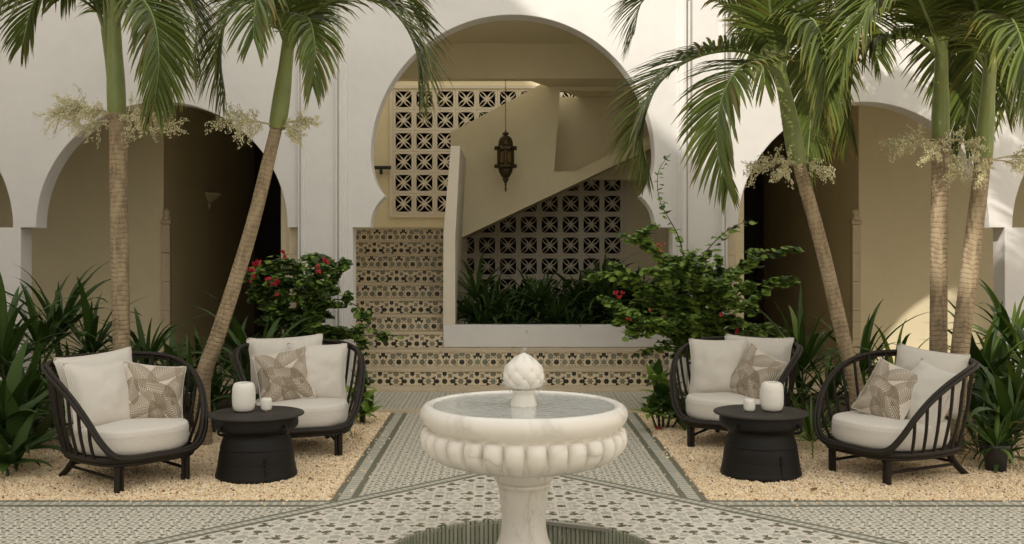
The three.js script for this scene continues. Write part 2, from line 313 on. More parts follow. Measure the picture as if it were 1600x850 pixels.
// ───────────────────────── galleries left and right ─────────────────────────
for (const s of [-1, 1]) {
  const B = (x0, x1, ...r) => box(Math.min(s * x0, s * x1), Math.max(s * x0, s * x1), ...r), zi = WZ - WT, gz = 5.33 - 13.7;
  struct('wall', [B(4.65, 10.5, -0.3, 3.7, gz - 0.2, gz), B(4.65, 4.85, -0.3, 3.7, gz - 11, gz - 0.201)], M.hall);    // gallery rear wall, corridor wall
  struct('wall', [B(2.5, 2.63, -0.3, 3.7, gz - 11, BZ - 1.51), B(2.631, 4.649, -0.3, 3.7, gz - 5.2, gz - 5)], M.shadeBrown);  // corridor side and end walls, their shade put into the dark brown
  struct('wall', B(10.3, 10.5, -0.3, 3.7, gz + 0.001, zi - 0.001), M.hall);
  struct('ceiling', [B(2.645, 10.5, 3.701, 3.9, gz - 0.2, zi - 0.001), B(2.645, 4.85, 3.701, 3.9, gz - 11.2, gz - 0.201)], M.hall);
  struct('floor', B(2.645, 10.5, -0.2, 0.03, gz - 11, zi + 0.2), M.stone);
  // carved stone door jamb standing at the corridor corner
  const j = thing('door_jamb', s < 0 ? 'pale carved stone jamb at the corridor corner inside the shaded left arch' : 'pale carved stone jamb at the corridor corner inside the sunlit right arch', 'door jamb', [s * 4.60, 0.03, gz + 0.02], 0);
  for (let k = 0; k < 5; k++) part('stone', box(-0.055, 0.055, k * 0.382, k * 0.382 + 0.378, -0.05, 0.05, 0.006), M.stone, j);
  part('capital', [box(-0.07, 0.07, 1.912, 1.96, -0.06, 0.06, 0.01), lathe([[0.05, 1.961], [0.065, 1.985], [0.05, 2.01], [0.035, 2.03], [0.055, 2.06], [0.05, 2.09], [0.0, 2.13]], 12)].map((g) => g), M.stone, j);
}
{
  const sc = thing('wall_sconce', 'half bowl plaster wall sconce in the dark corridor of the left arch', 'wall sconce', [-4.648, 2.33, 5.33 - 15.8], 0);
  const b = lathe([[0.0, -0.02], [0.05, 0], [0.11, 0.05], [0.19, 0.11], [0.2, 0.14], [0.185, 0.14], [0.11, 0.07], [0, 0.03]], 24); part('bowl', b, M.hall, sc);
  part('drop', lathe([[0, -0.12], [0.02, -0.1], [0.03, -0.06], [0.04, -0.02], [0.0, -0.01]], 14), M.hall, sc);
  const sc2 = thing('wall_sconce', 'half bowl plaster wall sconce in the dark corridor of the right arch', 'wall sconce', [4.648, 2.33, 5.33 - 15.8], 0);
  part('bowl', b, M.hall, sc2);
}

// ───────────────────────── the rest of the courtyard, out of view ─────────────────────────
{
  const lw = struct('building', [box(-13, -6.6, -0.3, 10.17, -6.0, 9.6), box(-13, -6.5, 10.171, 10.32, -5.95, 9.7, 0.02)], M.white);
  lw.userData = { kind: 'structure', label: 'tall white wing on the shaded side of the courtyard', category: 'building' };
  const rw = struct('building', box(7.4, 13, -0.3, 8.2, -6.0, 14), M.white); rw.userData = { kind: 'structure', label: 'white wing on the sunny side of the courtyard', category: 'building' };
  const fw = struct('building', box(-13, 13, -0.3, 5.6, 15, 19), M.white); fw.userData = { kind: 'structure', label: 'white wing facing the portal across the courtyard', category: 'building' };
  struct('roof', [box(-10.4, -2.65, 3.91, 4.1, -20, WZ - WT - 0.01), box(2.65, 10.4, 3.91, 4.1, -20, WZ - WT - 0.01)], M.white);
}
// ───────────────────────── ground, paving, gravel ─────────────────────────
struct('ground', (() => { const s = new THREE.Shape([[-150, -150], [150, -150], [150, 150], [-150, 150]].map((p) => new THREE.Vector2(...p))), h = new THREE.Path(); h.absarc(0, 0, 0.75, 0, Math.PI * 2, true); s.holes.push(h); return boxUV(new THREE.ShapeGeometry(s, 48).rotateX(-Math.PI / 2).translate(0, -0.06, 0)); })(), mat([0.20, 0.17, 0.12], 0.95));
const POOL_R = 0.74, DIA = 1.64;                               // pool radius; half side of the turned square
// cross-shaped path of printed tiles, edged with inlaid strips
const path = new THREE.Group(); path.name = numbered('path'); path.userData = { kind: 'structure', label: 'cross shaped path of small patterned tiles edged with green and white strips', category: 'path' }; scene.add(path);
const inDia = (x, z, k = DIA) => Math.abs(x) + Math.abs(z) < k * Math.SQRT2;
{
  const H = 1.2, E = 0.158, I = H - E, S = PER, geos = new Map();
  const slab = (x0, x1, z0, z1) => {
    const w = x1 - x0 - 0.0016, d = z1 - z0 - 0.0016; if (w < 0.01 || d < 0.01) return;
    const key = `${w.toFixed(3)}|${d.toFixed(3)}|${(((x0 / 0.183) % 4 + 4) % 4).toFixed(2)}|${(((z0 / 0.183) % 4 + 4) % 4).toFixed(2)}`;
    if (!geos.has(key)) geos.set(key, boxUV(new THREE.BoxGeometry(w, 0.03, d), 4 * 0.183, (x0 + x1) / 2, -(z0 + z1) / 2));
    part('tile', geos.get(key), M.pathTile, path, [(x0 + x1) / 2, -0.015, (z0 + z1) / 2]);
  };
  const fill = (x0, x1, z0, z1) => { for (let x = x0; x < x1 - 1e-6; x += S) for (let z = z0; z < z1 - 1e-6; z += S) { const a = Math.min(x + S, x1), b = Math.min(z + S, z1); if ([[x, z], [a, z], [x, b], [a, b]].every(([p, q]) => inDia(p, q, DIA - 0.05))) continue; slab(x, a, z, b); } };
  fill(-I, I, -4.70, -1.0); fill(-6.6, -1.0, -I, I); fill(1.0, 6.6, -I, I);
  // edging: dark line, band of narrow crosswise strips, dark line
  const r = rngOf(5), edge = (x0, z0, x1, z1, nx, nz, w = 1) => {         // from A to B, growing along the normal n
    const L = Math.hypot(x1 - x0, z1 - z0), tx = (x1 - x0) / L, tz = (z1 - z0) / L, ang = Math.atan2(-tz, tx);
    const lay = (a, b, s0, s1, y) => { const g = new THREE.BoxGeometry(s1 - s0, 0.03, b - a); boxUV(g); const q = boxUV(g, 1, s0 * 1.3, a); q.rotateY(ang); q.translate(x0 + tx * (s0 + s1) / 2 + nx * (a + b) / 2, y - 0.015, z0 + tz * (s0 + s1) / 2 + nz * (a + b) / 2); return q; };
    const W = [0, 0.041 * w, 0.117 * w, 0.158 * w], dark = [];
    for (const [a, b] of [[W[0], W[1]], [W[2], W[3]]]) for (let s = 0; s < L; s += 0.3) dark.push(lay(a, b - 0.001, s, Math.min(L, s + 0.299), 0.001));
    const p = part('dark_strip', dark, M.greenStone, path); p.userData.kind = 'stuff';
    const pale = [], grey = []; let n = 0; for (let s = 0; s < L; s += 0.029, n++) (n % 2 ? grey : pale).push(lay(W[1], W[2] - 0.001, s, Math.min(L, s + 0.0278), 0.001 + 0.001 * r()));
    part('pale_strip', pale, M.paleStrip, path).userData.kind = 'stuff'; part('grey_strip', grey, M.greyStrip, path).userData.kind = 'stuff';
  };
  edge(-H, -4.70, -H, -H - 0.0, 1, 0); edge(H, -4.70, H, -H - 0.0, -1, 0);
  edge(-6.6, -H, -H, -H, 0, 1); edge(H, -H, 6.6, -H, 0, 1);
  edge(-6.6, H, -H, H, 0, -1); edge(H, H, 6.6, H, 0, -1);
  // the turned square round the fountain: its own strips sit a few millimetres proud
  const star = thing('pavement', 'turned square of star patterned tiles around the fountain pool', 'pavement'); star.userData.kind = 'structure'; star.rotation.y = Math.PI / 4; star.position.y = 0.006;
  const out = DIA, wl = 0.032, wb = 0.05, inn = out - 2 * wl - wb;
  for (let k = 0; k < 4; k++) {
    const g0 = [], g1 = [], g2 = [], a = k * Math.PI / 2;
    const lay = (s0, s1, t0, t1, y) => { const g = boxUV(new THREE.BoxGeometry(s1 - s0, 0.034, t1 - t0), 1, s0 * 1.3 + k, t0); g.translate((s0 + s1) / 2, y - 0.017, (t0 + t1) / 2); g.rotateY(a); return g; };
    for (let s = -out; s < out - 0.01; s += 0.32) g0.push(lay(s, Math.min(s + 0.319, out - wl), out - wl, out, 0.001));
    for (let s = -inn - wl; s < inn; s += 0.32) g0.push(lay(s, Math.min(s + 0.319, inn), inn, inn + wl - 0.001, 0.001));
    let n = 0; for (let s = -inn - wl - wb; s < inn + wl; s += 0.024, n++) (n % 2 ? g1 : g2).push(lay(s, Math.min(s + 0.0232, inn + wl), inn + wl, inn + wl + wb - 0.001, 0.001 + 0.0008 * r()));
    part('dark_strip', g0, M.greenStone, star).userData.kind = 'stuff'; part('pale_strip', g1, M.paleStrip, star).userData.kind = 'stuff'; part('grey_strip', g2, M.greyStrip, star).userData.kind = 'stuff';
  }
  // star tiles, cut at the edges and round the pool
  const hw = PER / 2, N = Math.ceil(inn / hw), shared = new Map();
  for (let i = -N; i < N; i++) for (let j = -N; j < N; j++) {
    const x0 = Math.max(i * hw, -inn) + 0.001, x1 = Math.min((i + 1) * hw, inn) - 0.001, z0 = Math.max(j * hw, -inn) + 0.001, z1 = Math.min((j + 1) * hw, inn) - 0.001; if (x1 - x0 < 0.01 || z1 - z0 < 0.01) continue;
    const cs = [[x0, z0], [x1, z0], [x1, z1], [x0, z1]], rr = cs.map(([x, z]) => Math.hypot(x, z)), near = Math.hypot(Math.max(x0, Math.min(0, x1)), Math.max(z0, Math.min(0, z1)));
    if (rr.every((q) => q < POOL_R)) continue;
    if (near >= POOL_R) {
      const key = `${((i % 4) + 4) % 4}|${((j % 4) + 4) % 4}|${(x1 - x0).toFixed(3)}|${(z1 - z0).toFixed(3)}`;
      if (!shared.has(key)) shared.set(key, boxUV(new THREE.BoxGeometry(x1 - x0, 0.03, z1 - z0), 2 * PER, (x0 + x1) / 2, -(z0 + z1) / 2));
      part('tile', shared.get(key), M.floorTile, star, [(x0 + x1) / 2, -0.015, (z0 + z1) / 2]);
    } else {                                                   // walk the outline, follow the pool where the tile is cut
      const pts = []; for (let e = 0; e < 4; e++) for (let t = 0; t < 24; t++) { const [ax, az] = cs[e], [bx, bz] = cs[(e + 1) % 4]; pts.push([ax + (bx - ax) * t / 24, az + (bz - az) * t / 24]); }
      const o = pts.map(([x, z]) => { const q = Math.hypot(x, z); return q < POOL_R ? [x * POOL_R / q, z * POOL_R / q, 1] : [x, z, 0]; }).filter((p, k, all) => { const prev = all[(k + all.length - 1) % all.length], next = all[(k + 1) % all.length]; return !(p[2] && (p[0] < x0 - 1e-6 || p[0] > x1 + 1e-6 || p[1] < z0 - 1e-6 || p[1] > z1 + 1e-6)); });
      if (o.length < 3) continue;
      const g = new THREE.ExtrudeGeometry(new THREE.Shape(o.map(([x, z]) => new THREE.Vector2(x, -z))), { depth: 0.03, bevelEnabled: false }); g.rotateX(-Math.PI / 2); g.translate(0, -0.03, 0);
      part('tile', boxUV(g, 2 * PER), M.floorTile, star);
    }
  }
  part('bedding', (() => { const s = new THREE.Shape([[-inn, -inn], [inn, -inn], [inn, inn], [-inn, inn]].map((p) => new THREE.Vector2(...p))); const h = new THREE.Path(); h.absarc(0, 0, POOL_R + 0.004, 0, 7, true); s.holes.push(h); const g = new THREE.ExtrudeGeometry(s, { depth: 0.02, bevelEnabled: false, curveSegments: 64 }); g.rotateX(-Math.PI / 2); g.translate(0, -0.026, 0); return g; })(), M.grout, star);
  part('bedding', [box(-H, H, -0.04, -0.003, -4.7, -1.0), box(-6.6, 6.6, -0.041, -0.004, -H, -0.76), box(-6.6, -0.76, -0.042, -0.004, -0.76, H), box(0.76, 6.6, -0.042, -0.004, -0.76, H)], M.grout, path);
  // raised landing before the steps
  const land = thing('landing', 'low patterned tile landing with cream edge before the steps', 'landing'); land.userData.kind = 'structure';
  for (let x = -1.83; x < 1.829; x += S) for (let z = -5.97; z < -4.751; z += S) { const a = Math.min(x + S, 1.83), b = Math.min(z + S, -4.75); const g = boxUV(new THREE.BoxGeometry(a - x - 0.0016, 0.03, b - z - 0.0016), 4 * 0.183, (x + a) / 2, -(z + b) / 2); part('tile', g, M.pathTile, land, [(x + a) / 2, 0.018, (z + b) / 2]); }
  for (let k = 0; k < 5; k++) part('edge_stone', box(-1.83 + k * 0.732 + 0.001, -1.83 + (k + 1) * 0.732 - 0.001, -0.02, 0.033, -4.749, -4.70, 0.004), M.stone, land);
  part('bed', box(-1.83, 1.83, -0.04, 0.003, -5.97, -4.75), M.grout, land);
}
// sunken round pool with ribbed green wall
{
  const pool = thing('pool', 'sunken round pool lined with narrow green mosaic strips', 'pool'); pool.userData.kind = 'structure';
  const N = 168, gs = [0, 1, 2, 3].map((k) => mat([[0.40, 0.41, 0.31], [0.46, 0.46, 0.36], [0.35, 0.37, 0.27], [0.52, 0.51, 0.42]][k], 0.4)), r = rngOf(8), w = 2 * Math.PI * POOL_R / N;
  const g = new RoundedBoxGeometry(w * 0.74, 0.40, 0.014, 2, 0.006);
  for (let k = 0; k < N; k++) { const a = (k + 0.5) / N * 2 * Math.PI; const m = part('tile', g, gs[Math.floor(r() * r() * 4)], pool, [POOL_R * Math.sin(a), -0.2 + 0.003, POOL_R * Math.cos(a)], [0, a, 0]); }
  part('basin_wall', new THREE.CylinderGeometry(POOL_R + 0.004, POOL_R + 0.004, 0.41, 96, 1, true).translate(0, -0.208, 0), M.grout, pool);
  part('basin_floor', new THREE.CircleGeometry(POOL_R + 0.003, 64).rotateX(-Math.PI / 2).translate(0, -0.40, 0), mat([0.16, 0.18, 0.13], 0.5), pool);
  const wt = new THREE.CylinderGeometry(POOL_R - 0.01, POOL_R - 0.01, 0.08, 64).translate(0, -0.34, 0);
  struct('water', wt, phys([0.9, 0.95, 0.93], 0.04, { transmission: 1, thickness: 0.1, ior: 1.33, attenuationColor: lin(0.6, 0.75, 0.66), attenuationDistance: 0.6 }));
}
struct('bounce_paving', [box(-6.59, 7.39, -0.05, -0.005, 1.66, 14.9), box(-6.59, -1.66, -0.05, -0.006, 1.201, 1.659), box(1.66, 7.39, -0.05, -0.006, 1.201, 1.659)], mat([0.72, 0.67, 0.57], 0.7, { map: stoneMap }));  // unseen floor behind the camera, added pale to bounce sunlight into the hall
// gravel: a bed and its pebbles, left and right of the path; dark planting soil behind
{
  const bedMap = tex(512, (u, v) => { const k = 0.72 + 0.5 * (nC(u, v) - 0.5) + 0.4 * (nB(v, u) - 0.5); return [k, k * 0.80, k * 0.56]; }, { rep: 2.2 });
  const bed = mat([0.95, 0.86, 0.76], 0.95, { map: bedMap, bumpMap: grainBump, bumpScale: 0.01 });
  const soil = mat([0.07, 0.05, 0.032], 0.95, { map: bedMap, bumpMap: grainBump, bumpScale: 0.02 });
  const ico = new THREE.IcosahedronGeometry(1, 0), o = new THREE.Object3D(), c = new THREE.Color();
  for (const s of [-1, 1]) {
    const X = (a) => s * a, b = (x0, x1, ...q) => box(Math.min(X(x0), X(x1)), Math.max(X(x0), X(x1)), ...q);
    struct('gravel_bed', b(1.201, 6.6, -0.05, -0.006, -3.7, -1.201), bed);
    struct('gravel_bed', b(1.201, 1.9, -0.05, -0.006, -4.749, -3.701), bed);
    struct('soil', [b(1.901, 6.6, -0.05, 0.004, -4.749, -3.7), b(1.831, 6.6, -0.05, 0.003, -6.04, -4.75)], soil);
    const r = rngOf(s < 0 ? 21 : 22), N = 90110, im = new THREE.InstancedMesh(ico, mat([1, 1, 1], 0.8), N);
    for (let k = 0; k < N; k++) {
      const q = r(), far = k > 82000, x = k >= 90050 ? 1.2 - 0.22 * q * q : k >= 90000 ? 1.2 + 3.6 * r() : far ? 1.21 + 0.72 * r() : 1.212 + 3.9 * (r() < 0.25 ? r() * 0.6 : r()), z = k >= 90050 ? -1.3 - 3 * r() : k >= 90000 ? -1.2 + 0.16 * q * q : far ? -3.6 - 1.14 * q : -1.21 - 2.55 * Math.pow(q, 1.15), e = 0.0052 + 0.0048 * r();
      const edge = Math.max(0, Math.min(x - 1.2, -z - 1.2)), up = (0.006 + 0.010 * r()) * Math.min(1, 0.35 + edge * 4) + 0.014 * nA(x * 0.13, z * 0.13) * Math.min(1, edge * 2);
      o.position.set(X(x), k >= 90000 ? 0.004 : up - 0.007, z); o.scale.set(e * (0.8 + 0.6 * r()), e * (0.55 + 0.4 * r()), e * (0.8 + 0.5 * r())); o.rotation.set(r() * 6, r() * 6, r() * 6); o.updateMatrix(); im.setMatrixAt(k, o.matrix);
      const t = r(), v = 0.75 + 0.35 * r(); t < 0.05 ? c.setRGB(0.30 * v, 0.15 * v, 0.06 * v) : t < 0.3 ? c.setRGB(0.78 * v, 0.57 * v, 0.33 * v) : t < 0.75 ? c.setRGB(0.90 * v, 0.72 * v, 0.47 * v) : c.setRGB(0.93 * v, 0.81 * v, 0.60 * v);
      im.setColorAt(k, c);
    }
    im.name = numbered('gravel'); im.userData = { kind: 'stuff', label: s < 0 ? 'pale golden gravel under the chairs on the shaded side' : 'pale golden gravel under the chairs on the brighter side', category: 'gravel' };
    im.castShadow = im.receiveShadow = true; scene.add(im);
  }
}
// ───────────────────────── fountain ─────────────────────────
{
  const vein = tex(1024, (u, v) => {
    const a = nA(u + 0.16 * nD(v, u), v + 0.16 * nD(u, v)), b = nB(u + 0.1 * nA(v, u), v), ln = Math.pow(Math.max(0, 1 - Math.abs(a - 0.5) * 11), 2) * Math.max(0, nD(v, u) - 0.42) * 4.2;
    const k = Math.min(1, ln), c = 0.95 + 0.09 * (a - 0.5) + 0.04 * (nC(u, v) - 0.5); return [c * (1 - 0.26 * k), c * 0.985 * (1 - 0.265 * k), c * 0.96 * (1 - 0.27 * k)];
  }, { rep: 1.1 });
  const marble = phys([0.82, 0.785, 0.72], 0.33, { map: vein, bumpMap: plasterBump, bumpScale: 0.0012, clearcoat: 0.15, clearcoatRoughness: 0.25 });
  const fx = 0.004, F = thing('fountain', 'white veined marble fountain with gadrooned bowl and lotus bud finial', 'fountain', [fx, 0, 0]);
  const sm = (a) => { const c = new THREE.CatmullRomCurve3(a.map(([x, y]) => V(x, y, 0)), false, 'centripetal'); return c.getPoints(a.length * 6).map((p) => [Math.max(0, p.x), p.y]); };
  const uvR = (g, R) => { const p = g.attributes.position, u = g.attributes.uv; let acc = 0; for (let i = 0; i < p.count; i++) u.setXY(i, u.getX(i) * 2 * Math.PI * R, p.getY(i) + 0.7 * Math.hypot(p.getX(i), p.getZ(i))); return g; };
  part('basin', uvR(lathe([[0, 0.742], [0.30, 0.744], [0.42, 0.750], [0.456, 0.760], [0.466, 0.775], [0.474, 0.792], [0.488, 0.800], [0.505, 0.799], [0.522, 0.790], [0.535, 0.772], [0.540, 0.750], [0.534, 0.727], [0.519, 0.707], [0.502, 0.694], [0.492, 0.686], [0.489, 0.672], [0.490, 0.655], [0.494, 0.60], [0.480, 0.555], [0.44, 0.52], [0.36, 0.492], [0.26, 0.476], [0.16, 0.468], [0.0, 0.466]].reverse(), 128), 0.5), marble, F);
  // gadroons round the bowl
  const N = 30, w = Math.PI / N, pr = sm([[0.494, 0.682], [0.516, 0.672], [0.528, 0.648], [0.530, 0.62], [0.520, 0.585], [0.500, 0.555], [0.465, 0.528], [0.41, 0.506], [0.345, 0.488]]);
  const gad = (() => {
    const nu = 14, nv = pr.length, pos = [], uv = [], idx = [];
    for (let j = 0; j < nv; j++) for (let i = 0; i <= nu; i++) {
      const t = j / (nv - 1), a = (i / nu * 2 - 1), prof = Math.sqrt(Math.max(0, 1 - a * a)), wid = 0.97 * Math.sqrt(Math.max(0.01, 1 - Math.pow(Math.max(0, 1 - t / 0.2), 2)));
      const th = a * w * wid, R = pr[j][0] + 0.008 * Math.sin(Math.PI * Math.min(1, t * 1.5)) - 0.046 * (1 - prof) - (t < 0.10 ? 0.022 * Math.pow(1 - t / 0.10, 2) : 0);
      pos.push(R * Math.sin(th), pr[j][1], R * Math.cos(th)); uv.push(th * 0.5, pr[j][1] + 0.35);
    }
    for (let j = 0; j < nv - 1; j++) for (let i = 0; i < nu; i++) { const a = j * (nu + 1) + i, b = a + nu + 1; idx.push(a, b, a + 1, b, b + 1, a + 1); }
    const g = new THREE.BufferGeometry(); g.setAttribute('position', new THREE.Float32BufferAttribute(pos, 3)); g.setAttribute('uv', new THREE.Float32BufferAttribute(uv, 2)); g.setIndex(idx); g.computeVertexNormals(); return g;
  })();
  for (let k = 0; k < N; k++) { const gg = gad.clone(), u = gg.attributes.uv; for (let i = 0; i < u.count; i++) u.setX(i, u.getX(i) + (k / N) * 3.3); part('gadroon', gg, marble, F, null, [0, (k + 0.5) / N * 2 * Math.PI, 0]); }
  part('pedestal', uvR(lathe(sm([[0, 0.47], [0.13, 0.47], [0.155, 0.462], [0.160, 0.445], [0.157, 0.425], [0.150, 0.405], [0.138, 0.392], [0.139, 0.382], [0.131, 0.36], [0.121, 0.28], [0.115, 0.22], [0.117, 0.16], [0.129, 0.10], [0.150, 0.05], [0.19, -0.04], [0.235, -0.12], [0.25, -0.16], [0.25, -0.40]]).reverse(), 72), 0.4), marble, F);
  part('stem', uvR(lathe(sm([[0.076, 0.66], [0.074, 0.76], [0.070, 0.79], [0.060, 0.83], [0.056, 0.85], [0.062, 0.872], [0.03, 0.878]]), 40), 0.3), marble, F);
  part('bud', uvR(lathe(sm([[0.03, 0.872], [0.072, 0.885], [0.095, 0.925], [0.097, 0.955], [0.084, 0.998], [0.05, 1.03], [0.022, 1.055], [0, 1.065]]), 40), 0.3), marble, F);
  // overlapping lotus petals
  const petal = (R, y0, h, wd, bulge) => {
    const nu = 8, nv = 8, pos = [], uv = [], idx = [];
    for (let j = 0; j <= nv; j++) for (let i = 0; i <= nu; i++) {
      const t = j / nv, a = i / nu * 2 - 1, ww = wd * Math.sqrt(Math.max(0.0004, 1 - Math.pow(t, 2.6))), y = y0 + h * t;
      const rr = R(y) + bulge * (1 - a * a) * Math.sin(Math.PI * Math.min(1, 0.12 + t * 0.8)) + 0.003; pos.push(rr * Math.sin(a * ww), y, rr * Math.cos(a * ww)); uv.push(a * 0.04, y);
    }
    for (let j = 0; j < nv; j++) for (let i = 0; i < nu; i++) { const a = j * (nu + 1) + i, b = a + nu + 1; idx.push(a, a + 1, b, b, a + 1, b + 1); }
    const g = new THREE.BufferGeometry(); g.setAttribute('position', new THREE.Float32BufferAttribute(pos, 3)); g.setAttribute('uv', new THREE.Float32BufferAttribute(uv, 2)); g.setIndex(idx); g.computeVertexNormals(); return g;
  };
  const budR = (y) => { const q = [[0.872, 0.03], [0.885, 0.072], [0.925, 0.095], [0.955, 0.097], [0.998, 0.084], [1.03, 0.05], [1.055, 0.022], [1.065, 0.004]]; for (let i = 0; i < q.length - 1; i++) if (y <= q[i + 1][0]) { const t = Math.max(0, (y - q[i][0]) / (q[i + 1][0] - q[i][0])); return q[i][1] + (q[i + 1][1] - q[i][1]) * t; } return 0.003; };
  for (const [y0, h, n, off, b] of [[0.872, 0.062, 8, 0, 0.016], [0.905, 0.070, 8, 0.5, 0.013], [0.945, 0.070, 7, 0, 0.010], [0.985, 0.07, 6, 0.5, 0.006]]) { const g = petal(budR, y0, h, Math.PI / n * 1.08, b); for (let k = 0; k < n; k++) part('petal', g, marble, F, null, [0, (k + off) / n * 2 * Math.PI, 0]); }
  // water: surface in the bowl, the little jet, film and drops
  const ripple = tex(512, (u, v) => { const x = u - 0.5, y = v - 0.5, r = Math.hypot(x, y); return 0.5 + 0.16 * Math.sin(r * 120 + 5 * nA(u, v)) * Math.max(0, 1 - r * 2.1) + 0.55 * (nB(u * 2, v * 2) - 0.5) + 0.4 * (nC(u, v) - 0.5); }, { srgb: false });
  const wm = phys([0.95, 0.98, 0.97], 0.10, { transmission: 0.78, thickness: 0.1, ior: 1.33, attenuationColor: lin(0.85, 0.92, 0.89), attenuationDistance: 0.5, bumpMap: ripple, bumpScale: 0.005 });
  const wg = new THREE.CylinderGeometry(0.470, 0.4655, 0.05, 96, 1).translate(0, 0.7665, 0), p = wg.attributes.position, n = wg.attributes.normal, uv = wg.attributes.uv; for (let i = 0; i < p.count; i++) if (Math.abs(n.getY(i)) > 0.5) uv.setXY(i, 0.5 + p.getX(i), 0.5 + p.getZ(i));
  const ws = part('water', wg, wm, null); ws.position.x = fx; ws.userData = { kind: 'structure', label: 'rippling clear water filling the marble fountain bowl', category: 'water' };
  const r = rngOf(31), drops = [], sph = new THREE.IcosahedronGeometry(1, 1);
  const drop = (x, y, z, s, sy = 1) => drops.push(sph.clone().scale(s, s * sy, s).translate(x, y, z));
  for (let k = 0; k < 14; k++) { const a = r() * 6.283, q = 0.016 * Math.sqrt(r()); drop(q * Math.cos(a), 1.06 + 0.032 * r(), q * Math.sin(a), 0.002 + 0.0035 * r()); }
  for (let k = 0; k < 120; k++) { const a = r() * 6.283, y = 0.88 + 0.10 * r(), q = budR(y) + 0.012 + 0.012 * r(); drop(q * Math.cos(a), y - 0.02, q * Math.sin(a), 0.0012 + 0.0022 * r(), 1.5); }
  for (let k = 0; k < 60; k++) { const a = r() * 6.283, q = 0.09 + 0.12 * r(); drop(q * Math.cos(a), 0.787 + 0.02 * r() * r(), q * Math.sin(a), 0.0015 + 0.002 * r()); }
  for (let k = 0; k < 70; k++) { const a = r() * 6.283, q = 0.15 + 0.33 * r(); drop(q * Math.cos(a), 0.05 + 0.42 * r(), q * Math.sin(a), 0.0012 + 0.0016 * r(), 2.2); }
  const dm = part('water_drops', drops, phys([1, 1, 1], 0.02, { transmission: 1, thickness: 0.01, ior: 1.33 }), null); dm.position.x = fx; dm.userData = { kind: 'stuff', label: 'beads of water splashing over the lotus bud and bowl', category: 'water drops' };
}

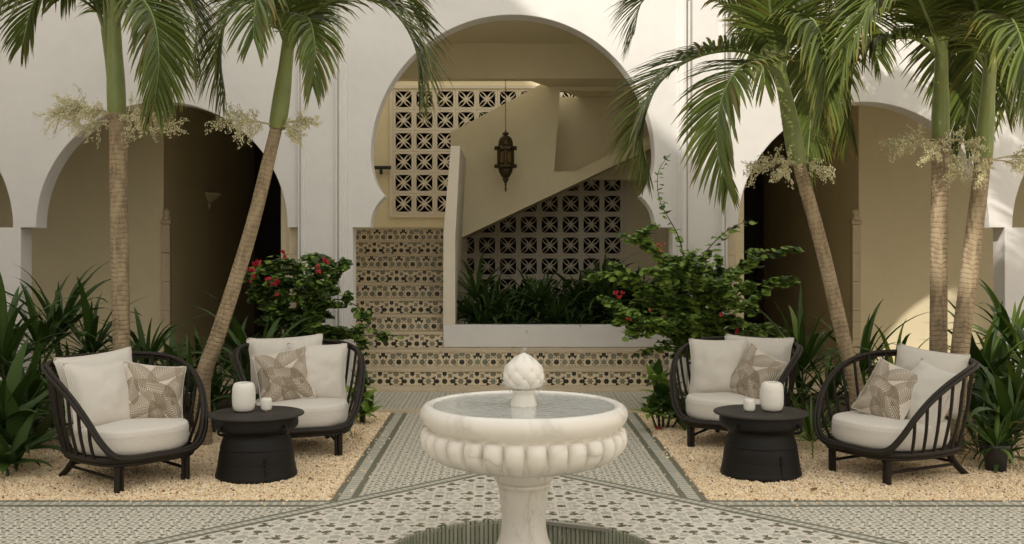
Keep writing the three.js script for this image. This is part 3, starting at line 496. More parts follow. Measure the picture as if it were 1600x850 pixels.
// ───────────────────────── lantern and handrail ─────────────────────────
{
  const bronze = mat([0.075, 0.054, 0.022], 0.5, { metalness: 0.7, bumpMap: grainBump, bumpScale: 0.001 }), pane = phys([0.16, 0.10, 0.045], 0.25, { clearcoat: 0.4 });
  const d = 13.5, top = at(790, 122, d), L = thing('lantern', 'six sided bronze lantern hanging on a chain in the portal', 'lantern', [top.x, 2.36, top.z]);
  const y = (py) => at(790, py, d).y - 2.36, m = (px) => px * d / 1600;
  const hex = (prof, mt, name) => { const g = new THREE.LatheGeometry(prof.map(([r, yy]) => new THREE.Vector2(r, yy)), 6).toNonIndexed(); g.computeVertexNormals(); g.rotateY(Math.PI / 6); return part(name, g, mt, L); };
  const rnd = (prof, name, n = 20) => part(name, lathe(prof, n), bronze, L);
  rnd([[0, y(300)], [0.008, y(299)], [0.014, y(295)], [0.007, y(291)], [0.016, y(289)], [0.010, y(287)], [0.038, y(281)], [0.044, y(279)], [0.02, y(277)]].reverse(), 'finial');
  rnd([[0.03, y(278)], [0.055, y(276)], [0.085, y(270)], [0.095, y(266)], [0.098, y(262)], [0.0, y(262)]], 'lower_bowl', 18);
  hex([[0, y(268)], [m(11), y(264)], [m(15.5), y(261)], [m(15.5), y(258)], [m(13), y(257)], [0, y(257)]], bronze, 'lower_band');
  hex([[0, y(235)], [m(13), y(235)], [m(15.5), y(234)], [m(15.5), y(230)], [m(13), y(228)], [m(10), y(226)], [0, y(226)]], bronze, 'upper_band');
  rnd([[0.098, y(227)], [0.094, y(221)], [0.078, y(216)], [0.045, y(212)], [0.02, y(211)], [0.042, y(210)], [0.045, y(208)], [0.015, y(206)], [0.006, y(203)], [0, y(202)]], 'dome', 18);
  for (let k = 0; k < 6; k++) {
    const a = k * Math.PI / 3, R = m(13.3);
    part('post', box(-0.012, 0.012, y(258), y(234.5), -0.012, 0.012, 0.003), bronze, L, [R * Math.sin(a), 0, R * Math.cos(a)], [0, a, 0]);
    part('lug', box(-0.014, 0.014, y(262), y(257.5), -0.03, 0.035, 0.003), bronze, L, [R * 1.15 * Math.sin(a), 0, R * 1.15 * Math.cos(a)], [0, a, 0]);
    part('lug', box(-0.014, 0.014, y(234), y(229.5), -0.03, 0.035, 0.003), bronze, L, [R * 1.15 * Math.sin(a), 0, R * 1.15 * Math.cos(a)], [0, a, 0]);
    const b = a + Math.PI / 6, q = R * 0.866 - 0.008, pw = R * 0.5 - 0.012;
    const pn = part('pane', box(-pw, pw, y(256.5), y(235.5), -0.002, 0.002), pane, L, [q * Math.sin(b), 0, q * Math.cos(b)], [0, b, 0]);
    part('pane_frame', [box(-pw, -pw + 0.018, y(256.5), y(235.5), 0.003, 0.011), box(pw - 0.018, pw, y(256.5), y(235.5), 0.003, 0.011), box(-pw + 0.018, pw - 0.018, y(256.5), y(254.3), 0.003, 0.0105), box(-pw + 0.018, pw - 0.018, y(237.7), y(235.5), 0.003, 0.0105)], bronze, pn);
  }
  const link = new THREE.TorusGeometry(0.009, 0.0026, 5, 10).scale(0.8, 1.5, 1), y1 = y(203), y2 = 3.842 - 2.36, n = Math.round((y2 - y1) / 0.0215);
  for (let k = 0; k < n; k++) part('chain_link', link, bronze, L, [0, y1 + (k + 0.5) / n * (y2 - y1), 0], [0, k % 2 * Math.PI / 2, 0]);
  const hd = 15.52, a = at(570, 262, hd), b = at(611, 262, hd), H = thing('handrail', 'short black handrail on the landing wall left of the screen', 'handrail', [a.x, a.y, a.z]), blk = mat([0.018, 0.017, 0.016], 0.45);
  part('rail', box(0, b.x - a.x, -0.026, 0.026, -0.03, 0.03, 0.008), blk, H);
  for (const t of [0.62]) { part('bracket', [box((b.x - a.x) * t - 0.02, (b.x - a.x) * t + 0.02, -0.10, -0.0265, -0.02, 0.02, 0.004), box((b.x - a.x) * t - 0.016, (b.x - a.x) * t + 0.016, -0.094, -0.062, -0.248, -0.0205, 0.004)], blk, H); }
}

// ───────────────────────── rattan tub chairs, cushions ─────────────────────────
const rattan = phys([0.022, 0.017, 0.012], 0.5, { specularIntensity: 0.5, bumpMap: grainBump, bumpScale: 0.0012 });
const weave = tex(256, (u, v) => { const k = 0.9 + 0.06 * Math.sin(u * 6.283 * 32) * Math.sin(v * 6.283 * 32) + 0.12 * (nC(u, v) - 0.5); return [k, k * 0.985, k * 0.96]; }, { rep: 4 });
const weaveBump = tex(256, (u, v) => 0.5 + 0.3 * Math.sin(u * 6.283 * 24 + 2 * nA(u, v)) + 0.4 * (nC(v, u) - 0.5), { srgb: false, rep: 3 });
const linen = phys([0.74, 0.70, 0.635], 0.92, { map: weave, bumpMap: weaveBump, bumpScale: 0.0012, sheen: 0.25, sheenColor: lin(1, 0.96, 0.9) });
const leafPrint = canvasTex(768, 768, (c, w) => {
  const r = rngOf(64); c.fillStyle = '#d9d0c3'; c.fillRect(0, 0, w, w);
  const frond = (x, y, a, L, tone) => {
    c.save(); c.translate(x, y); c.rotate(a); c.strokeStyle = tone; c.lineCap = 'round'; c.lineWidth = L * 0.030;
    for (let k = 0; k < 14; k++) { const t = k / 14, px = L * (t - 0.5), h = L * 0.36 * (0.45 + 0.55 * Math.sin(Math.PI * (0.1 + 0.86 * t))); for (const s of [-1, 1]) { c.beginPath(); c.moveTo(px, s * L * 0.012); c.quadraticCurveTo(px + h * 0.45, s * h * 0.5, px + h * 1.15, s * h * 0.95); c.stroke(); } }
    c.restore();
  };
  const tones = ['#8a7e6a', '#948874', '#82765f', '#9a8e7b'];
  for (const [x, y, a, l] of [[150, 120, 0.9, 330], [430, 140, -0.7, 380], [660, 300, 2.0, 340], [300, 390, 0.45, 420], [600, 600, -2.3, 380], [160, 640, -0.6, 360], [400, 700, 1.2, 300], [700, 60, 1.4, 260], [60, 380, 1.7, 280]]) frond(x, y, a + 0.2 * (r() - 0.5), l * 1.12, tones[Math.floor(r() * 4)]);
});
const printed = phys([0.93, 0.91, 0.88], 0.92, { map: leafPrint, bumpMap: weaveBump, bumpScale: 0.001, sheen: 0.2, sheenColor: lin(1, 0.97, 0.92) });
function pillowGeo(w, h, t, seed, n = 22) {
  const gs = [], f = tileNoise(5, seed), f2 = tileNoise(11, seed + 5);
  for (const side of [1, -1]) {
    const g = new THREE.PlaneGeometry(2, 2, n, n), p = g.attributes.position;
    for (let i = 0; i < p.count; i++) {
      const u = p.getX(i), v = p.getY(i), pin = (a) => 1 - 0.075 * (1 - a * a) , e = Math.pow(Math.max(0, (1 - Math.pow(Math.abs(u), 2.4)) * (1 - Math.pow(Math.abs(v), 2.4))), 0.55);
      const wr = 1 + 0.26 * (f(u * 0.5 + 0.5, v * 0.5 + side * 0.2) - 0.5) + 0.12 * (f2(u * 0.5, v * 0.5) - 0.5);
      const sag = 0.045 * h * (1 - v) * 0.5 * (1 - u * u);
      p.setXYZ(i, w / 2 * u * pin(v) * (1 + 0.02 * (f(v * 0.5 + 0.5, 0.3) - 0.5)), h / 2 * v * pin(u) - 0.3 * sag, side * (t / 2 * e * wr));
    }
    if (side < 0) { const ix = g.index; for (let k = 0; k < ix.count; k += 3) { const a = ix.getX(k); ix.setX(k, ix.getX(k + 1)); ix.setX(k + 1, a); } }
    g.computeVertexNormals(); gs.push(g);
  }
  return merge(gs);
}
function pillowEdge(w, h, seed) {
  const f = tileNoise(5, seed), pts = []; const pin = (a) => 1 - 0.075 * (1 - a * a);
  for (let e = 0; e < 4; e++) for (let k = 0; k < 8; k++) { const t = k / 8 * 2 - 1, [u, v] = [[t, -1], [1, t], [-t, 1], [-1, -t]][e]; pts.push(V(w / 2 * u * pin(v) * (1 + 0.02 * (f(v * 0.5 + 0.5, 0.3) - 0.5)), h / 2 * v * pin(u) - 0.3 * 0.045 * h * (1 - v) * 0.5 * (1 - u * u), 0)); }
  return tube(pts, 0.0042, 64, 5, true);
}
function seatGeo(a, b, t) {
  const nu = 56, prof = [], pos = [], uv = [], idx = [];
  for (let k = 0; k <= 4; k++) prof.push([0.9 * k / 4, 0]);
  for (let k = 1; k <= 6; k++) { const q = k / 6 * Math.PI / 2; prof.push([0.9 + 0.1 * Math.sin(q), 0.35 * (1 - Math.cos(q))]); }
  prof.push([1.004, 0.5], [1.0, 0.66], [1.006, 0.70], [0.996, 0.73]);
  for (let k = 1; k <= 5; k++) { const q = k / 5 * Math.PI / 2; prof.push([0.996 - 0.07 * (1 - Math.cos(q)), 0.76 + 0.15 * Math.sin(q)]); }
  for (let k = 1; k <= 6; k++) prof.push([0.926 * (1 - k / 6), 0.91 + 0.09 * Math.sin(k / 6 * Math.PI / 2)]);
  const f = tileNoise(7, 3);
  prof.forEach(([s, y], j) => { for (let i = 0; i <= nu; i++) { const th = i / nu * 2 * Math.PI, n = 2.5, c = Math.cos(th), q = Math.sin(th), R = Math.pow(Math.pow(Math.abs(c), n) + Math.pow(Math.abs(q), n), -1 / n); const x = a * s * R * c, z = b * s * R * q; pos.push(x, t * y * (1 + 0.05 * (f(x + 0.5, z + 0.5) - 0.5)), z); uv.push(x + 0.3 * y, z + t * y * 2); } });
  for (let j = 0; j < prof.length - 1; j++) for (let i = 0; i < nu; i++) { const p = j * (nu + 1) + i, q = p + nu + 1; idx.push(p, p + 1, q, q, p + 1, q + 1); }
  const g = new THREE.BufferGeometry(); g.setAttribute('position', new THREE.Float32BufferAttribute(pos, 3)); g.setAttribute('uv', new THREE.Float32BufferAttribute(uv, 2)); g.setIndex(idx); g.computeVertexNormals();
  return g;
}
const railHalf = [[0.215, 0.236, 0.420], [0.315, 0.262, 0.408], [0.390, 0.350, 0.368], [0.446, 0.485, 0.285], [0.490, 0.608, 0.170], [0.518, 0.705, 0.025], [0.520, 0.775, -0.145], [0.464, 0.818, -0.335], [0.28, 0.838, -0.47]];
const loop = (f) => { const a = railHalf.map(f), m = a.map(([x, y, z]) => [-x, y, z]).reverse(); return [f([0, 0.234, 0.428]), ...a, f([0, 0.845, -0.505]), ...m]; };
function makeChair(label) {
  const C = thing('lounge_chair', label, 'lounge chair', [0, 0, 0], 0);
  const rail = loop(([x, y, z]) => [x * 0.925, y * 0.985, z * 0.935]), outer = loop(([x, y, z]) => [x * 0.97, y * 0.985 - 0.010, z * 0.978]), under = loop(([x, y, z]) => [x * 0.942, y * 0.985 - 0.027, z * 0.952]);
  part('rail', tube(rail, 0.0158, 150, 8, true), rattan, C); part('rail', tube(outer, 0.0130, 150, 7, true), rattan, C); part('rail', tube(under, 0.0105, 150, 6, true), rattan, C);
  const ring = [[0, 0.212, 0.405], [0.22, 0.212, 0.390], [0.32, 0.214, 0.315], [0.375, 0.215, 0.13], [0.38, 0.215, -0.09], [0.33, 0.215, -0.285], [0.19, 0.215, -0.392], [0, 0.215, -0.42], [-0.19, 0.215, -0.392], [-0.33, 0.215, -0.285], [-0.38, 0.215, -0.09], [-0.375, 0.215, 0.13], [-0.32, 0.214, 0.315], [-0.22, 0.212, 0.390]];
  part('base_ring', tube(ring, 0.017, 90, 8, true), rattan, C); part('base_ring', tube(ring.map(([x, y, z]) => [x * 0.97, y - 0.028, z * 0.97]), 0.013, 90, 7, true), rattan, C);
  const cr = new THREE.CatmullRomCurve3(rail.map((p) => V(...p)), true, 'centripetal'), cb = new THREE.CatmullRomCurve3(ring.map((p) => V(...p)), true, 'centripetal');
  const N = 19; for (let k = 0; k < N; k++) {
    const s = (k / (N - 1) - 0.5) * 2, tr = 0.5 + s * 0.335, tb = 0.5 + Math.sign(s) * Math.pow(Math.abs(s), 0.92) * 0.335, a = cb.getPointAt(tb), b = cr.getPointAt(tr);
    const md = a.clone().lerp(b, 0.5); md.x *= 1.03; md.z *= 1.03; md.y -= 0.01;
    part('spindle', tube([a, md, b], 0.0112, 8, 6), rattan, C);
  }
  part('seat_frame', (() => { const s = new THREE.Shape(ring.map(([x, , z]) => new THREE.Vector2(x * 0.97, -z * 0.97))); const g = new THREE.ExtrudeGeometry(s, { depth: 0.012, bevelEnabled: false }); g.rotateX(-Math.PI / 2); g.translate(0, 0.212, 0); return g; })(), rattan, C);
  for (const sx of [-1, 1]) {
    part('leg', [bar([sx * 0.25, 0, 0.33], [sx * 0.25, 0.205, 0.33], 0.021, 10, 0.023), bar([sx * 0.218, 0, 0.335], [sx * 0.218, 0.16, 0.335], 0.011, 8)], rattan, C);
    part('leg', tube([[sx * 0.25, 0.20, -0.27], [sx * 0.255, 0.13, -0.30], [sx * 0.275, 0.05, -0.365], [sx * 0.295, 0, -0.42]], (t) => 0.026 - 0.006 * t, 10, 8), rattan, C);
    part('stretcher', bar([sx * 0.25, 0.085, 0.33], [sx * 0.266, 0.085, -0.335], 0.011, 8), rattan, C);
    part('bracket', tube([[sx * 0.218, 0.15, 0.335], [sx * 0.205, 0.178, 0.337], [sx * 0.17, 0.188, 0.34], [0, 0.190, 0.345]], 0.011, 14, 7), rattan, C);
  }
  part('stretcher', bar([-0.262, 0.10, -0.32], [0.262, 0.10, -0.32], 0.010, 8), rattan, C);
  return C;
}
const chairA = makeChair('black rattan tub chair in the left pair, nearer the camera, facing right');
const place = (c, x, z, deg) => { c.position.set(x, 0.008, z); c.rotation.y = deg * RAD; c.updateMatrixWorld(true); return c; };
function copyOf(o, label) { const c = o.clone(); c.name = numbered(o.name.replace(/_\d{3}$/, '')); scene.add(c); if (label) c.userData = { ...o.userData, label }; return c; }
place(chairA, -2.70, -1.78, 47);
const chairB = place(copyOf(chairA, 'black rattan tub chair behind the left drum table, beside the red flowers'), -1.713, -2.80, 20);
const chairC = place(copyOf(chairA, 'black rattan tub chair behind the right drum table, below the flowering vine'), 1.787, -3.07, -32);
const chairD = place(copyOf(chairA, 'black rattan tub chair in front of the two sunlit palm trunks, facing left'), 2.66, -1.95, -61);
for (const c of [chairA, chairB, chairC, chairD]) c.userData.group = 'rattan lounge chairs on the gravel';
const onto = (o, chair, p, r) => { const m = new THREE.Matrix4().compose(V(...p), new THREE.Quaternion().setFromEuler(new THREE.Euler(...r.map((a) => a * RAD), 'YXZ')), V(1, 1, 1)); m.premultiply(chair.matrixWorld); m.decompose(o.position, o.quaternion, o.scale); };
const seatShape = seatGeo(0.362, 0.372, 0.19);
let seatProto = null;
const PD = { back: [0.48, 0.48, 0.24], wide: [0.62, 0.45, 0.20], print: [0.43, 0.42, 0.19] }; let pillowSeed = 40;   // every cushion has its own dents
function pillow(kind, name, label, chair, p, r, group) {
  const g = thing(name, label, 'cushion', [0, 0, 0], 0, group), m = kind === 'print' ? printed : linen;
  const sd = pillowSeed += 7; part('cover', pillowGeo(...PD[kind], sd), m, g); part('piping', pillowEdge(PD[kind][0], PD[kind][1], sd), linen, g); onto(g, chair, p, r); return g;
}
for (const [c, w] of [[chairA, 'left tub chair nearest the camera'], [chairB, 'tub chair behind the left drum table'], [chairC, 'tub chair behind the right drum table'], [chairD, 'tub chair before the two sunlit palm trunks']]) {
  let s; if (!seatProto) { s = seatProto = thing('seat_cushion', '', 'cushion'); part('cover', seatShape, linen, s); } else s = copyOf(seatProto);
  s.userData = { label: 'thick cream seat cushion in the ' + w, category: 'cushion', group: 'cream seat cushions' };
  onto(s, c, [0, 0.226, 0.02], [0, 0, 0]);
}
const gb = 'plain cream back cushions', gp = 'palm leaf print cushions';
pillow('wide', 'back_cushion', 'wide cream cushion behind the big one in the left chair nearest the camera', chairA, [-0.06, 0.640, -0.315], [-16, 8, 3], gb);
pillow('back', 'back_cushion', 'big cream cushion leaning in the left chair nearest the camera', chairA, [-0.16, 0.590, -0.10], [-20, 10, -2], gb);
pillow('print', 'print_cushion', 'palm leaf cushion in the left chair nearest the camera', chairA, [0.205, 0.575, -0.04], [-22, -14, -9], gp);
pillow('wide', 'back_cushion', 'cream cushion at the back of the chair behind the left table', chairB, [-0.06, 0.655, -0.34], [-12, 0, 2], gb);
pillow('back', 'back_cushion', 'square cream cushion standing in the chair behind the left table', chairB, [0.145, 0.600, -0.10], [-18, -6, -2], gb);
pillow('print', 'print_cushion', 'palm leaf cushion in the chair behind the left table', chairB, [-0.13, 0.590, -0.02], [-20, -4, 9], gp);
pillow('wide', 'back_cushion', 'cream cushion at the back of the chair behind the right table', chairC, [0.08, 0.640, -0.33], [-14, -6, 0], gb);
pillow('back', 'back_cushion', 'square cream cushion standing in the chair behind the right table', chairC, [-0.17, 0.610, -0.10], [-16, 14, 2], gb);
pillow('print', 'print_cushion', 'palm leaf cushion in the chair behind the right table', chairC, [0.17, 0.570, -0.02], [-26, -20, -20], gp);
pillow('wide', 'back_cushion', 'wide cream cushion at the back of the chair before the sunlit palms', chairD, [0.02, 0.650, -0.34], [-14, 0, -3], gb);
pillow('back', 'back_cushion', 'square cream cushion behind the print in the chair before the sunlit palms', chairD, [0.19, 0.560, -0.12], [-24, -16, -8], gb);
pillow('print', 'print_cushion', 'palm leaf cushion in the chair before the sunlit palms', chairD, [-0.02, 0.575, 0.0], [-30, 8, -14], gp);

// ───────────────────────── drum tables and vases ─────────────────────────
{
  const black = phys([0.009, 0.008, 0.007], 0.5, { specularIntensity: 0.5, bumpMap: plasterBump, bumpScale: 0.004 }), topM = phys([0.032, 0.028, 0.023], 0.55, { specularIntensity: 0.5, bumpMap: grainBump, bumpScale: 0.0015 });
  const T = thing('drum_table', 'black bronze drum table between the two left chairs', 'side table', [-1.835, 0.006, -1.86], 0.4, 'black drum tables');
  const c = (a) => new THREE.CatmullRomCurve3(a.map(([x, y]) => V(x, y, 0)), false, 'centripetal').getPoints(a.length * 5).map((p) => [p.x, p.y]);
  part('body', lathe([...c([[0.276, 0.0], [0.282, 0.02], [0.273, 0.06], [0.262, 0.12]]), ...c([[0.2625, 0.125], [0.2545, 0.18], [0.2475, 0.215]]), ...c([[0.2505, 0.219], [0.2495, 0.225], [0.2465, 0.228]]), ...c([[0.238, 0.26], [0.226, 0.296], [0.228, 0.314], [0.250, 0.334], [0.280, 0.352], [0.288, 0.368], [0.288, 0.40], [0.286, 0.43]])], 72), black, T);
  const rings = [[0, 0.452], [0.03, 0.4535], [0.05, 0.4515]]; for (let k = 0; k < 9; k++) { const q = 0.06 + k * 0.028; rings.push([q, 0.4515], [q + 0.008, 0.4532], [q + 0.016, 0.4532], [q + 0.022, 0.4515]); } rings.push([0.318, 0.4515], [0.327, 0.449], [0.330, 0.443], [0.327, 0.437], [0.315, 0.434], [0.28, 0.432]);
  part('top', lathe(rings.reverse(), 80), topM, T);
  for (let k = 0; k < 4; k++) { const a = k * Math.PI / 2 + 0.5; part('lug', tube([[0, 0.385, 0.287], [0, 0.375, 0.318], [0, 0.345, 0.318], [0, 0.325, 0.262]], 0.009, 12, 7), black, T, null, [0, a, 0]); }
  for (const a of [0.05, Math.PI + 0.05]) { const g = []; for (let k = 0; k < 9; k++) g.push(new THREE.IcosahedronGeometry(0.011, 1).scale(1, 1, 0.7).translate(k % 2 * 0.006, 0.03 + k * 0.017, 0.276 - k * 0.0016)); part('seam', g, black, T, null, [0, a, 0]); }
  const T2 = copyOf(T, 'black bronze drum table between the two right chairs'); T2.position.set(1.72, 0.006, -1.92); T2.rotation.y = 0.25;
  const glaze = phys([0.80, 0.765, 0.69], 0.42, { bumpMap: grainBump, bumpScale: 0.0006, clearcoat: 0.2, clearcoatRoughness: 0.4 });
  const big = thing('vase', 'large white barrel vase on the left drum table', 'vase', [-1.935, 0.4605, -1.90]), S = (k, kx) => lathe(c([[0.001, 0], [0.05, 0.0], [0.066, 0.008], [0.0765, 0.03], [0.0805, 0.07], [0.0805, 0.125], [0.077, 0.165], [0.068, 0.188], [0.058, 0.196], [0.05, 0.197], [0.046, 0.190], [0.05, 0.17], [0.06, 0.12], [0.05, 0.02], [0.001, 0.015]]).map(([x, y]) => [x * kx, y * k]), 48);
  part('body', S(1.02, 1), glaze, big);
  const small = thing('tealight_holder', 'small white round tealight cup beside the large vase on the left drum table', 'candle holder', [-1.785, 0.4605, -1.94]); part('body', S(0.44, 0.5), glaze, small);
  const big2 = copyOf(big, 'large white barrel vase on the right drum table'); big2.position.set(1.80, 0.4605, -1.92);
  const small2 = copyOf(small, 'small white round tealight cup beside the large vase on the right drum table'); small2.position.set(1.635, 0.4605, -1.90);
}
// ───────────────────────── foliage ─────────────────────────
const leafMat = (c, rough = 0.42, tr = 0.28) => phys([1, 1, 1], rough, { specularIntensity: 0.45, vertexColors: true, transmission: tr, thickness: 0, side: THREE.DoubleSide, color: lin(...c) });
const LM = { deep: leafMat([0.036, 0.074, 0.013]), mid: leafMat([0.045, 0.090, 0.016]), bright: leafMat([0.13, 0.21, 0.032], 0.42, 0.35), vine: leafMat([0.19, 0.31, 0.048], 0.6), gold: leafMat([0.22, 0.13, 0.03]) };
// one long blade: grows from the origin along +y, bends towards +z, folded along its midrib
function bladeGeo(L, W, bend, fold, seed, seg = 9, tipPow = 1.5, stalk = 0.12) {
  const r = rngOf(seed), pos = [], col = [], idx = [], tw = (r() - 0.5) * 0.5; let y = 0, z = 0;
  for (let i = 0; i <= seg; i++) {
    const t = i / seg, a = bend * (0.18 * t + 0.95 * t * t), w = W * (t < stalk ? 0.16 + 0.5 * t / stalk * 0.84 : Math.pow(Math.max(0, Math.sin(Math.PI * Math.pow(0.16 + 0.84 * t, 0.85))), 0.8) * (1 - 0.25 * Math.pow(t, tipPow))) + 0.0008;
    const ca = Math.cos(a), sa = Math.sin(a), f = fold * w * (1 - 0.5 * t), q = tw * t;
    for (const s of [-1, 0, 1]) { const x = s * w * 0.5, up = Math.abs(s) * f; pos.push(x * Math.cos(q), y - up * sa + x * Math.sin(q) * -sa, z + up * ca + x * Math.sin(q) * ca); const k = s === 0 ? 1.25 : 0.88 + 0.2 * t; col.push(k * (1 + 0.10 * t), k, k); }
    y += L / seg * ca; z += L / seg * sa;
  }
  for (let i = 0; i < seg; i++) for (let j = 0; j < 2; j++) { const a = i * 3 + j, b = a + 3; idx.push(a, a + 1, b, b, a + 1, b + 1); }
  const g = new THREE.BufferGeometry(); g.setAttribute('position', new THREE.Float32BufferAttribute(pos, 3)); g.setAttribute('color', new THREE.Float32BufferAttribute(col, 3)); g.setIndex(idx); g.computeVertexNormals(); return g;
}
const STRAP = []; for (let k = 0; k < 8; k++) STRAP.push(bladeGeo(1, 0.085, 0.5 + 0.24 * k, 0.20, 100 + k));
const BROAD = []; for (let k = 0; k < 6; k++) BROAD.push(bladeGeo(1, 0.42, 0.4 + 0.22 * k, 0.14, 200 + k, 9, 2, 0.22));
const stemMat = mat([0.055, 0.055, 0.028], 0.7), woodMat = mat([0.060, 0.042, 0.028], 0.85, { bumpMap: grainBump, bumpScale: 0.003 });
const yaxis = V(0, 1, 0);
// heads: [x, y, z, count, length, width factor, spread 0..1]; leaves are parts of their own
function leafyPlant(name, label, cat, p, heads, mats, seed, { kind = STRAP, group, cane = 0.012, lean = 0.3 } = {}) {
  const P = thing(name, label, cat, p, 0, group), r = rngOf(seed);
  for (const [x, y, z, n, L, wf, sp] of heads) {
    if (y > 0.08) part('stem', tube([[x * 0.5, -0.02, z * 0.5], [x * 0.8, y * 0.5, z * 0.85], [x, y, z]], (t) => cane * (1.2 - 0.5 * t), 8, 6), stemMat, P);
    for (let k = 0; k < n; k++) {
      const t = k / Math.max(1, n - 1), az = k * 2.39996 + r() * 0.7, el = (8 + (sp * 78) * Math.pow(t, 0.75) + 12 * (r() - 0.5)) * RAD, len = L * (0.62 + 0.5 * r()) * (0.75 + 0.35 * Math.sin(Math.PI * Math.min(1, t + 0.15)));
      const g = kind[Math.min(kind.length - 1, Math.floor((0.15 + 0.75 * t + 0.25 * (r() - 0.5)) * kind.length))] || kind[0];
      const m = part('leaf', g, mats[Math.floor(r() * mats.length)], P, [x + 0.012 * Math.sin(az), y - 0.10 * L * t * (y > 0.15 ? 1 : 0.1), z + 0.012 * Math.cos(az)]);
      m.rotation.set(el, az, (r() - 0.5) * 0.35, 'YXZ'); m.scale.set(len * wf, len, len);
    }
  }
  return P;
}
// heart-shaped leaf of the climber
const HEART = [0, 1, 2].map((k) => {
  const s = [[0, 0], [0.20, -0.10], [0.40, 0.0], [0.46, 0.20], [0.36, 0.46], [0.18, 0.74], [0, 1.0]], pos = [], col = [], idx = [];
  s.forEach(([x, y], i) => { const b = 0.10 * (k - 0.6) * Math.sin(y * 3) - 0.14 * y * y, f = 0.30 + 0.12 * k; for (const q of [-1, 0, 1]) { pos.push(q * x, q === 0 ? Math.max(0, y) : y, b + Math.abs(q) * x * f); const c = q ? 0.92 : 1.22; col.push(c * (1 + 0.2 * y), c, c); } });
  for (let i = 0; i < s.length - 1; i++) for (let j = 0; j < 2; j++) { const a = i * 3 + j, b = a + 3; idx.push(a, a + 1, b, b, a + 1, b + 1); }
  const g = new THREE.BufferGeometry(); g.setAttribute('position', new THREE.Float32BufferAttribute(pos, 3)); g.setAttribute('color', new THREE.Float32BufferAttribute(col, 3)); g.setIndex(idx); g.computeVertexNormals(); return g;
});
const bract = (() => { const g = []; for (let k = 0; k < 3; k++) { const b = HEART[1].clone().scale(0.95, 1, 1).translate(0, 0.02, 0); b.rotateX(0.75); b.rotateY(k * 2.094); g.push(b); } return merge(g); })();
const bractMat = [phys([0.50, 0.016, 0.034], 0.6, { transmission: 0.25, thickness: 0, side: THREE.DoubleSide }), phys([0.68, 0.12, 0.06], 0.6, { transmission: 0.25, thickness: 0, side: THREE.DoubleSide })];
// a flowering climber: stems given as world points, side twigs and leaves grown along them
function climber(label, base, stems, { leaf, size, mats, seed, dense = 1, flowers = [], cap = 290, fold = 0.4 }) {
  const P = thing('flowering_vine', label, 'vine', base), r = rngOf(seed), B = V(...base), leaves = [], o = new THREE.Object3D();
  const grow = (pts, rad, from, n, spread) => {
    const c = new THREE.CatmullRomCurve3(pts), q = V(0, 0, 0), tg = V(0, 0, 0);
    part('stem', tube(pts, (t) => rad * (1 - 0.7 * t), Math.max(8, Math.round(c.getLength() * 18)), 6), woodMat, P);
    for (let k = 0; k < n; k++) {
      const t = from + (1 - from) * (k + r() * 0.6) / n; c.getPointAt(Math.min(0.999, t), q); c.getTangentAt(Math.min(0.999, t), tg);
      o.position.copy(q).add(V(r() - 0.5, r() - 0.5, r() - 0.5).multiplyScalar(spread));
      o.rotation.set(1.5 + 1.05 * r(), (r() - 0.5) * 2.4, (r() - 0.5) * 1.5, 'YXZ');
      const s = size * (0.55 + 0.6 * r()) * (1.05 - 0.35 * t); o.scale.set(s, s, s); o.updateMatrix();
      leaves.push({ m: o.matrix.clone(), d: o.position.z, s, g: Math.floor(r() * 3), k: Math.floor(r() * mats.length) });
    }
  };
  for (const st of stems) {
    const { pts, rad = 0.012, from = 0.15, n = 30, spread = 0.05, twigs = 0, tl = 0.35, thin = 0 } = st, L = pts.map((p) => p.clone().sub(B));
    grow(L, rad, from, Math.round(n * (thin ? 1 : dense)), spread);
    const c = new THREE.CatmullRomCurve3(L);
    for (let k = 0; k < twigs; k++) {
      const a = c.getPointAt(from + (0.98 - from) * (k + r()) / twigs), len = tl * (0.5 + 0.8 * r()), az = r() * 6.283, e = -0.25 + 1.0 * r(), d = V(Math.cos(az) * Math.cos(e), Math.sin(e), 0.8 * Math.sin(az) * Math.cos(e));
      grow([a, a.clone().addScaledVector(d, len * 0.5).add(V(0, 0.02, 0)), a.clone().addScaledVector(d, len).add(V(0, -0.10 * len, 0))], rad * 0.45, 0.12, Math.round((7 + 8 * r()) * dense), 0.045);
    }
  }
  leaves.sort((a, b) => b.d * 2 + b.s * 6 - a.d * 2 - a.s * 6);
  const rest = [];
  leaves.forEach((l, i) => { if (i < cap) { const m = part('leaf', HEART[l.g], mats[l.k], P); l.m.decompose(m.position, m.quaternion, m.scale); } else (rest[l.k] = rest[l.k] || []).push(HEART[l.g].clone().applyMatrix4(l.m)); });
  rest.forEach((g, k) => { if (g && g.length) part('foliage', g, mats[k], P).userData.kind = 'stuff'; });
  for (const [p, n, s, k] of flowers) { const g = []; for (let i = 0; i < n; i++) { const b = bract.clone(); b.rotateX(r() * 6); b.rotateY(r() * 6); const z = s * (0.7 + 0.5 * r()); b.scale(z, z, z); b.translate((r() - 0.5) * s * 2.6, (r() - 0.5) * s * 1.7, (r() - 0.5) * s * 1.6); g.push(b); } part('flower', g, bractMat[k], P, p.clone().sub(B).toArray()); }
  return P;
}

